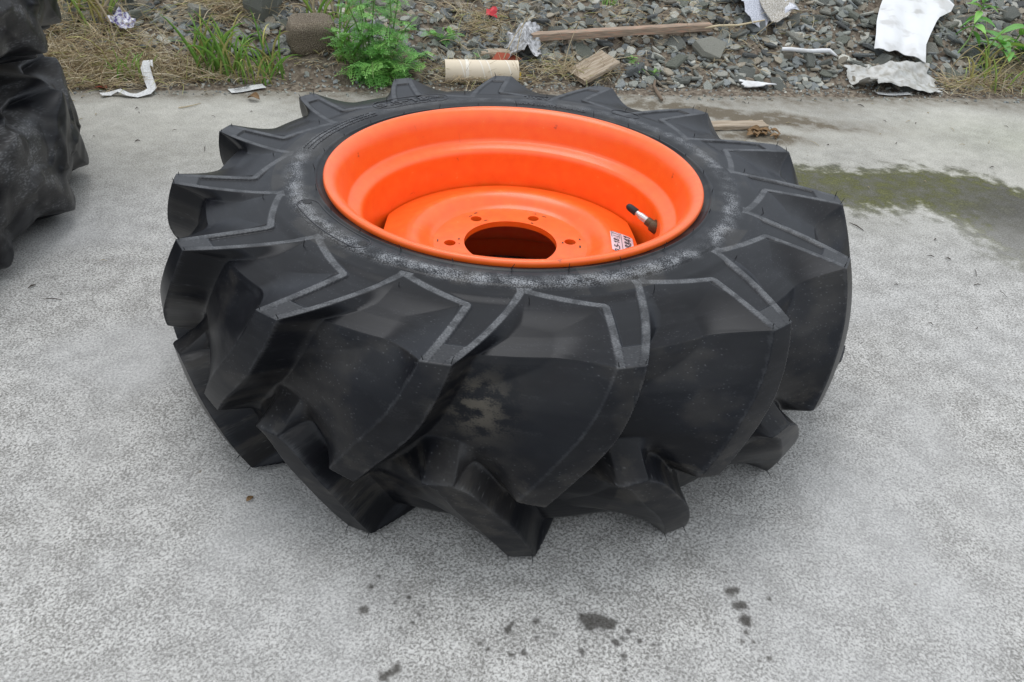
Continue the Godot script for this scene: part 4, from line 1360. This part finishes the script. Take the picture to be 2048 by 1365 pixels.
	# printed label lying flat
	o = scrap("paper_label", Vector3(-0.7245, 0.004, -1.0505), 0.092, 0.034, 0.80, 0.003, M.paper, 6)
	o.rotation.y = 0.62
	tag(o, "flat white printed label lying on the slab edge before the green tuft", "paper")
	ink = MB.new()
	for r in 6:
		for k in 9:
			var x := -0.034 + k * 0.0045; var z := -0.010 + r * 0.0038
			if rng.randf() < 0.2: continue
			ink.quad(Vector3(x, 0.0052, z + 0.002), Vector3(x, 0.0052, z), Vector3(x + 0.0036, 0.0052, z), Vector3(x + 0.0036, 0.0052, z + 0.002))
	part(o, "print", ink.mesh(M.ink))
	# wood and leaves on the slab behind the wheel
	mb = MB.new()
	bar(mb, 0.175, 0.040, 0.012, 0.002, 10, 0.002, 15)
	o = part(self, "wood_offcut", mb.mesh(M.timber), Transform3D(Basis(Vector3.UP, 0.22), Vector3(0.545, 0.001, -1.010)))
	tag(o, "pale wood offcut lying on the slab behind the tyre's right side", "plank")
	for k in 14:
		var p := Vector3(0.60 + rng.randf_range(-0.06, 0.07), 0.003 + rng.randf() * 0.005, -0.968 + rng.randf_range(-0.022, 0.018))
		o = leaf_litter(p, 0.018 + rng.randf() * 0.020)
		tag(o, "one of the withered brown leaves heaped at the wood offcut", "leaf", "withered leaves at the wood offcut")
	o = leaf_litter(Vector3(-0.686, 0.006, -0.978), 0.040)
	tag(o, "single curled brown leaf on the slab before the printed label", "leaf")
	o = leaf_litter(Vector3(-0.283, 0.002, 0.375), 0.011)
	tag(o, "tiny pale dead leaf on the concrete before the tyre's left side", "leaf")
	# twig lying over the edge
	mb = MB.new()
	tube(mb, [Vector3(0, 0.010, -0.095), Vector3(0.003, 0.016, -0.05), Vector3(-0.004, 0.012, -0.01), Vector3(0.002, 0.008, 0.04), Vector3(0.008, 0.006, 0.09)], [0.003, 0.004, 0.0042, 0.0055, 0.004], 7)
	o = part(self, "twig", mb.mesh(M.twig), Transform3D(Basis.IDENTITY, Vector3(0.370, 0.002, -1.262)))
	tag(o, "bent brown twig lying across the slab edge behind the tyre", "twig")
	mb = MB.new()
	tube(mb, [Vector3(-0.13, 0.0, 0), Vector3(-0.05, 0.012, 0.004), Vector3(0.02, 0.010, -0.006), Vector3(0.11, 0.024, -0.01)], [0.003, 0.0036, 0.0034, 0.002], 7)
	o = part(self, "twig", mb.mesh(M.straw), Transform3D(Basis(Vector3.UP, 0.28), on_bank(0.625, -1.575, 0.028)))
	tag(o, "straight light twig on the stones right of the long batten", "twig")
	mb = MB.new()
	tube(mb, [Vector3(-0.10, 0.012, 0), Vector3(-0.04, 0.0, 0.004), Vector3(0.02, -0.002, -0.006), Vector3(0.085, 0.010, -0.01)], [0.007, 0.009, 0.008, 0.005], 8)
	o = part(self, "dead_branch", mb.mesh(M.twig), Transform3D(Basis(Vector3.UP, 0.0), on_bank(-1.10, -1.335, 0.035)))
	tag(o, "short thick dead branch at the top left among dry stems", "branch")
	# chaff on the slab
	mb = MB.new()
	mb.use_c = true
	for k in 150:
		var e := rng.randf_range(-1.1, 1.7); var t := -pow(rng.randf(), 1.7) * 1.2
		var p := EE * e + EN * (E0 + t); p.y = 0.002
		if Vector2(p.x, p.z).length() < 0.5: continue
		var a := rng.randf() * TAU; var l := rng.randf_range(0.004, 0.016) if rng.randf() < 0.8 else rng.randf_range(0.02, 0.04); var d := Vector3(cos(a), 0, sin(a)) * l; var w := Vector3(-d.z, 0, d.x).normalized() * rng.randf_range(0.0006, 0.0016)
		mb.col = Color(0.34, 0.28, 0.17) if rng.randf() < 0.45 else Color(0.07, 0.055, 0.045)
		tube(mb, [p, p + d * 0.5 + Vector3(0, 0.002, 0), p + d], [w.length() * 0.5, w.length(), w.length() * 0.4], 4)
	o = part(self, "chaff", mb.mesh(M.vcol))
	tag(o, "scattered chaff and crumbs of soil on the concrete", "debris"); stuff(o)

func scrap(called: String, at: Vector3, l: float, w: float, turn: float, wave: float, mat: Material, sd: int) -> MeshInstance3D:
	var mb := MB.new()
	var g := PackedVector3Array()
	for r in 4:
		for c in 9:
			var u := c / 8.0 - 0.5
			g.append(Vector3(u * l, wave * (0.5 + 0.5 * sin(u * 5.0 + sd)), (r / 3.0 - 0.5) * w))
	sheet(mb, g, 4, 9, 0.0005)
	return part(self, called, mb.mesh(mat), Transform3D(Basis(Vector3.UP, turn), at))

func leaf_litter(at: Vector3, l: float) -> MeshInstance3D:
	var mb := MB.new()
	var g := PackedVector3Array()
	var curl := rng.randf_range(0.15, 0.4)
	for c in 9:
		var u := c / 8.0
		var w := sin(pow(u, 0.8) * PI) * 0.26 + 0.012
		for r in 5:
			var v := (r / 4.0 - 0.5) * 2.0
			g.append(Vector3((u - 0.5) * l, l * (curl * v * v * w * 2.0 + 0.12 * sin(u * 4.0)), v * w * l))
	sheet(mb, g, 9, 5, 0.0005)
	return part(self, "dead_leaf", mb.mesh(M.deadleaf), Transform3D(Basis(Vector3.UP, rng.randf() * TAU) * Basis(Vector3(1, 0, 0), rng.randf_range(-0.3, 0.3)), at))

# ---------------------------------------------------------------- plants
func blade_mesh(sd: int, bend: float, fold: float) -> ArrayMesh:
	# a grass blade of length 1, growing up and bending to +x
	var mb := MB.new()
	var pts := PackedVector3Array()
	var p := Vector3.ZERO
	var n := 10
	for k in n:
		var u := k / float(n - 1)
		var w := 0.5 * pow(1.0 - u, 0.55) * (0.55 + 0.9 * u if u < 0.5 else 1.0) + 0.002
		var a := bend * u * u
		var d := Vector3(sin(a), cos(a), 0.06 * sin(u * 3.0 + sd))
		pts.append(p + Vector3(-0.12 * w * fold, 0, -w * 0.035))
		pts.append(p)
		pts.append(p + Vector3(-0.12 * w * fold, 0, w * 0.035))
		p += d / (n - 1)
	mb.grid(pts, n, 3)
	return mb.mesh(null)

func stalk(mb: MB, p: Vector3, dir: Vector3, l: float, sag: float, w: float) -> void:
	# one dry stem of four flat-sided pieces
	var path := []
	var d := dir.normalized()
	var q := p
	var side := Vector3(rng.randf_range(-1, 1), 0, rng.randf_range(-1, 1)) * 0.25
	for k in 5:
		path.append(q)
		q += d * l / 4.0
		d = (d + Vector3(0, -sag, 0) + side * rng.randf()).normalized()
	tube(mb, path, [w, w, w * 0.9, w * 0.7, w * 0.35], 3, false)

func tuft(label: String, at: Vector3, n: int, h0: float, h1: float, spread: float, mats: Array, group := "") -> Node3D:
	var o := thing("grass_tuft", label, "grass", at, 0.0, group)
	for k in n:
		var a := rng.randf() * TAU
		var l := rng.randf_range(h0, h1)
		var off := Vector3(rng.randf_range(-1, 1), 0, rng.randf_range(-0.7, 0.7)) * spread
		var y := bank_y(at.x + off.x, at.z + off.z) - at.y
		var b := Basis(Vector3.UP, a) * Basis(Vector3(0, 0, 1), -rng.randf_range(0.05, 0.55))
		var wd := rng.randf_range(0.6, 1.25)
		part(o, "blade", M.blades[rng.randi_range(0, M.blades.size() - 1)], Transform3D(b * Basis.from_scale(Vector3(l, l, 0.16 * wd)), off + Vector3(0, y - 0.004, 0)), mats[rng.randi_range(0, mats.size() - 1)])
	return o

func feather_leaf(sd: int) -> ArrayMesh:
	# a deeply cut leaf of length 1 along +x, arching down
	var r := RandomNumberGenerator.new(); r.seed = sd
	var mb := MB.new()
	var rib := func(u: float) -> Vector3: return Vector3(u * 0.97, 0.16 * u - 0.30 * u * u, 0.03 * sin(u * 4.0 + sd))
	for k in 10:
		var a: Vector3 = rib.call(k / 10.0); var b: Vector3 = rib.call((k + 1) / 10.0)
		var w := Vector3(0, 0, 0.014 * (1.1 - k / 10.0) + 0.004)
		two(mb, a - w, a + w, b + w); two(mb, a - w, b + w, b - w)
	for k in 7:
		var u := 0.12 + 0.125 * k
		var len := 0.32 * sin(clampf(0.25 + u * 0.80, 0, 1) * PI) + 0.05
		for s in [-1.0, 1.0]:
			var p: Vector3 = rib.call(u + 0.02 * s)
			var d: Vector3 = Vector3(0.62 + r.randf_range(-0.1, 0.15), r.randf_range(-0.12, 0.18), float(s)).normalized()
			var q: Vector3 = Vector3(d.z, 0, -d.x) * float(s)
			var tip := p + d * len + Vector3(0, -0.12 * len, 0)
			lobe(mb, p, tip, 0.014)
			for e in 2:
				var f := 0.40 + 0.28 * e
				for z in [-1.0, 1.0]:
					var o := p.lerp(tip, f)
					var t: Vector3 = o + (d * 0.75 + q * z * 0.85).normalized() * len * (0.40 - 0.09 * e) + Vector3(0, r.randf_range(-0.03, 0.03), 0)
					lobe(mb, o, t, 0.015)
	lobe(mb, rib.call(0.95), rib.call(1.0) + Vector3(0.07, -0.03, 0), 0.025)
	return mb.mesh(null)

func two(mb: MB, a: Vector3, b: Vector3, c: Vector3) -> void:
	var n := (c - a).cross(b - a)
	if n.y < 0.0: mb.tri(a, c, b)
	else: mb.tri(a, b, c)

func lobe(mb: MB, a: Vector3, t: Vector3, w: float) -> void:
	var d := (t - a).normalized()
	var q := Vector3(-d.z, 0, d.x).normalized() * w
	var m := a.lerp(t, 0.55)
	two(mb, a - q * 0.6, a + q * 0.6, m + q); two(mb, a - q * 0.6, m + q, m - q); two(mb, m - q, m + q, t)

func broad_leaf(sd: int) -> ArrayMesh:
	var mb := MB.new()
	var g := PackedVector3Array()
	for c in 9:
		var u := c / 8.0
		var w := sin(pow(u, 0.75) * PI) * 0.16 + 0.010 + (0.012 if c % 2 == 1 and c < 8 else 0.0)
		for r in 5:
			var v := (r / 4.0 - 0.5) * 2.0
			g.append(Vector3(u, 0.16 * u - 0.36 * u * u + absf(v) * w * 0.35, v * w))
	mb.grid(g, 9, 5)
	return fix_up(mb).mesh(null)

func leafy(o: Node3D, stems: Array, leaf_set: Array, mats: Array, per: int, l0: float, l1: float, droop: float, start := 0.0) -> void:
	for s in stems:
		var mb := MB.new()
		var path: Array = s
		var rad := []
		for k in path.size(): rad.append(lerpf(0.0032, 0.0012, k / float(path.size() - 1)))
		tube(mb, path, rad, 6)
		part(o, "stem", mb.mesh(M.stem))
		for k in per:
			var u := start + (1.0 - start) * (k + rng.randf()) / per
			var f := u * (path.size() - 1)
			var i := mini(int(f), path.size() - 2)
			var p: Vector3 = path[i].lerp(path[i + 1], f - i)
			var a := k * 2.4 + rng.randf_range(-0.4, 0.4)
			var l := lerpf(l1, l0, u * u) * rng.randf_range(0.75, 1.15)
			var b := Basis(Vector3.UP, a) * Basis(Vector3(0, 0, 1), rng.randf_range(-0.2, 0.75) - droop * (1.0 - u)) * Basis(Vector3(1, 0, 0), rng.randf_range(-0.4, 0.4))
			part(o, "leaf", leaf_set[rng.randi_range(0, leaf_set.size() - 1)], Transform3D(b.scaled(Vector3.ONE * l), p), mats[rng.randi_range(0, mats.size() - 1)])

func build_plants() -> void:
	M.blades = []
	for k in 8: M.blades.append(blade_mesh(k, [0.5, 0.9, 1.4, 1.9, 2.3, 0.3, 1.1, 1.7][k], 1.0))
	var g := [M.green, M.green, M.green2, M.straw_g]
	tuft("tall green and yellow grass tuft in the middle of the left bank", on_bank(-0.835, -1.13), 46, 0.07, 0.20, 0.055, g)
	tuft("loose grass tuft behind the printed label, its blades hanging over the slab", on_bank(-0.71, -1.13), 40, 0.07, 0.19, 0.06, g)
	tuft("low young grass tuft behind the white paper strip", on_bank(-1.03, -1.055), 26, 0.03, 0.09, 0.045, [M.green, M.green2])
	tuft("bright upright grass blades beside the concrete lump", on_bank(-0.50, -1.225), 24, 0.07, 0.16, 0.025, [M.green, M.green])
	tuft("yellowish grass tuft at the top left corner behind the worn tyres", on_bank(-1.22, -1.28), 44, 0.08, 0.22, 0.09, [M.green2, M.straw_g, M.straw])
	tuft("thin green grass standing above the concrete lump", on_bank(-0.58, -1.38), 22, 0.08, 0.2, 0.06, [M.green, M.green2, M.straw])
	tuft("sparse grass at the slab edge in the right corner", on_bank(1.42, -1.52), 34, 0.05, 0.17, 0.10, [M.green2, M.straw_g, M.straw])
	tuft("little green grass at the top of the bank above the long batten", on_bank(0.245, -1.66), 14, 0.02, 0.06, 0.02, [M.green])
	# dry grass heaps: each bundle one heap of stems nobody could count
	var heaps := [[-1.05, 0.13, 0.32, 0.22, 3400, 0.065, "heap of matted dry straw on the left bank beside the worn tyres"], [-0.76, 0.075, 0.26, 0.07, 1100, 0.05, "dry straw at the foot of the grass tufts on the left"], [-0.62, 0.36, 0.14, 0.10, 800, 0.08, "dry straw above the concrete lump"], [0.10, 0.065, 0.17, 0.045, 520, 0.05, "dry straw right of the cardboard tube"], [0.36, 0.095, 0.13, 0.045, 480, 0.045, "dry straw right of the short plank"], [0.12, 0.30, 0.10, 0.07, 500, 0.035, "fuzzy brown dry grass above the long batten"], [1.58, 0.10, 0.34, 0.10, 1500, 0.065, "matted dry straw in the right corner below the weeds"], [1.50, 0.34, 0.30, 0.18, 800, 0.07, "thin dry stems among the stones at the upper right"], [-0.2, 0.12, 0.3, 0.05, 240, 0.03, "dry straw and roots behind the leafy weed"], [0.40, 0.32, 1.4, 0.2, 800, 0.055, "single dry stems strewn over the stone bank"]]
	for h in heaps:
		var mb := MB.new()
		mb.use_c = true
		for k in int(h[4]):
			var e: float = h[0] + (rng.randf() + rng.randf() + rng.randf() - 1.5) * h[2] * 0.9
			var t: float = maxf(-0.015, h[1] + (rng.randf() + rng.randf() + rng.randf() - 1.5) * h[3] * 0.9)
			var p := et(e, t) + Vector3(0, rng.randf() * 0.02, 0)
			if p.x > 0.98 and p.x < 1.46 and p.z < -1.50 or (p.x > 0.92 and p.x < 1.26 and p.z < -1.38): continue
			var l := rng.randf_range(0.35, 1.6) * float(h[5])
			var tone := rng.randf()
			mb.col = (Color(0.54, 0.44, 0.27) if tone < 0.5 else (Color(0.36, 0.26, 0.15) if tone < 0.72 else (Color(0.66, 0.58, 0.42) if tone < 0.92 else Color(0.42, 0.43, 0.15)))) * rng.randf_range(0.75, 1.15)
			stalk(mb, p, Vector3(rng.randf_range(-1, 1), rng.randf_range(0.0, 0.55), rng.randf_range(-0.8, 0.8)), l, 0.18, rng.randf_range(0.0005, 0.0011))
		var o := part(self, "dry_straw", mb.mesh(M.vcol))
		tag(o, h[6], "straw"); stuff(o)
	# single long dry stems one can tell apart
	var stems := [["pale dry stem arching over the short plank", Vector3(0.105, 0.02, -1.285), Vector3(0.1, 1, 0), 0.16, 0.10], ["upright dry stem before the long batten", Vector3(-0.03, 0.02, -1.30), Vector3(0.02, 1, -0.05), 0.16, 0.03], ["slanting dry stem above the crumpled cloth", Vector3(-0.075, 0.03, -1.30), Vector3(0.4, 1, -0.2), 0.19, 0.02], ["looped yellow grass stem hanging over the paper strip", Vector3(-1.07, 0.05, -1.04), Vector3(-0.1, 0.9, 0.4), 0.16, 0.30], ["long pale stem lying from the batten to the short plank", Vector3(0.15, 0.04, -1.31), Vector3(0.8, 0.2, -0.3), 0.22, 0.03], ["long yellowish runner stem in the right corner", Vector3(1.30, 0.03, -1.46), Vector3(0.9, 0.25, -0.25), 0.32, 0.04], ["second yellowish runner stem behind the first in the right corner", Vector3(1.34, 0.05, -1.53), Vector3(0.9, 0.30, -0.15), 0.32, 0.05], ["flat pale straw lying on the slab left of the tyre", Vector3(-0.842, 0.003, -0.884), Vector3(1, 0.02, -0.6), 0.06, 0.01]]
	for s in stems:
		var mb := MB.new()
		var p: Vector3 = s[1]
		p.y = maxf(p.y, bank_y(p.x, p.z))
		var o := thing("dry_stem", s[0], "stem", p)
		stalk(mb, Vector3.ZERO, s[2], s[3], s[4], 0.0017)
		part(o, "stalk", mb.mesh(M.straw if s[0].find("yellow") < 0 else M.straw_g))
	# the feathery weed
	var fl := []
	for k in 5: fl.append(feather_leaf(40 + k))
	var at := on_bank(-0.415, -1.195)
	var weed := thing("leafy_weed", "bushy bright green weed with feathery cut leaves behind the tyre", "weed", at)
	var ss := []
	for e in [[0.00, 0.30, -0.05], [-0.07, 0.24, 0.00], [0.06, 0.26, -0.03], [-0.03, 0.20, 0.03], [0.10, 0.16, 0.01], [-0.105, 0.13, 0.02], [0.03, 0.10, 0.055], [0.145, 0.08, 0.00], [-0.05, 0.30, -0.08], [0.085, 0.30, -0.10]]:
		var p := []
		for k in 6:
			var u := k / 5.0
			p.append(Vector3(e[0] * pow(u, 0.8) + 0.008 * sin(k * 2.0 + e[0] * 40.0), e[1] * u - 0.01, e[2] * u + 0.01 * sin(k * 1.4)))
		ss.append(p)
	leafy(weed, ss, fl, [M.fern, M.fern, M.fern2, M.fern3], 30, 0.030, 0.078, 0.5)
	for e in [[Vector3(0.0, 0.03, 0.03), Vector3(0.01, 0.055, 0.075), Vector3(0.02, 0.03, 0.125)], [Vector3(0.03, 0.02, 0.02), Vector3(0.09, 0.05, 0.05), Vector3(0.14, 0.035, 0.07)]]:
		leafy(weed, [e], fl, [M.fern, M.fern2], 7, 0.05, 0.065, 0.2)
	at = on_bank(-0.255, -1.37)
	var w2 := thing("leafy_weed", "small low feathery weed among the stones above the cardboard tube", "weed", at)
	leafy(w2, [[Vector3.ZERO, Vector3(-0.01, 0.02, 0.0), Vector3(-0.03, 0.03, 0.01)], [Vector3.ZERO, Vector3(0.02, 0.02, 0.0), Vector3(0.05, 0.03, 0.01)]], fl, [M.fern, M.fern2], 9, 0.03, 0.055, 0.1)
	# broad-leaved weeds on the right
	var bl := []
	for k in 3: bl.append(broad_leaf(k))
	at = on_bank(1.395, -1.70)
	var w3 := thing("broad_leaf_weed", "tall weed with drooping pointed leaves right of the white sheet", "weed", at)
	leafy(w3, [[Vector3(-0.06, -0.02, 0.10), Vector3(-0.015, 0.03, 0.06), Vector3(0.01, 0.09, 0.02), Vector3(0.025, 0.16, 0.0), Vector3(0.04, 0.24, -0.02)]], bl, [M.green, M.fern2, M.fern], 24, 0.05, 0.065, 0.9, 0.35)
	at = on_bank(1.53, -1.665)
	var w4 := thing("broad_leaf_weed", "weed with wide spreading leaves at the right edge of the picture", "weed", at)
	leafy(w4, [[Vector3.ZERO, Vector3(0.01, 0.06, 0.01), Vector3(0.03, 0.12, 0.015), Vector3(0.045, 0.19, 0.01)], [Vector3(0.05, 0, 0.03), Vector3(0.09, 0.05, 0.04), Vector3(0.12, 0.10, 0.04)], [Vector3(-0.03, 0, 0.05), Vector3(-0.05, 0.03, 0.06), Vector3(-0.07, 0.06, 0.07)]], bl, [M.green, M.fern, M.fern3, M.green2], 10, 0.07, 0.095, 0.3, 0.15)
	for e in [[0.318, -1.345, "first low green seedling right of the short plank"], [0.365, -1.335, "second low green seedling, between the short plank and the twig"], [0.30, -1.395, "green seedling on the stones just above the short plank's end"], [-0.135, -1.325, "green seedling behind the cardboard tube beside the brick shard"]]:
		at = on_bank(e[0], e[1])
		var w5 := thing("seedling", e[2], "seedling", at)
		leafy(w5, [[Vector3.ZERO, Vector3(0.004, 0.010, 0.0), Vector3(0.01, 0.018, 0.004)]], [fl[0], bl[0]], [M.fern2, M.green], 7, 0.020, 0.032, 0.0)
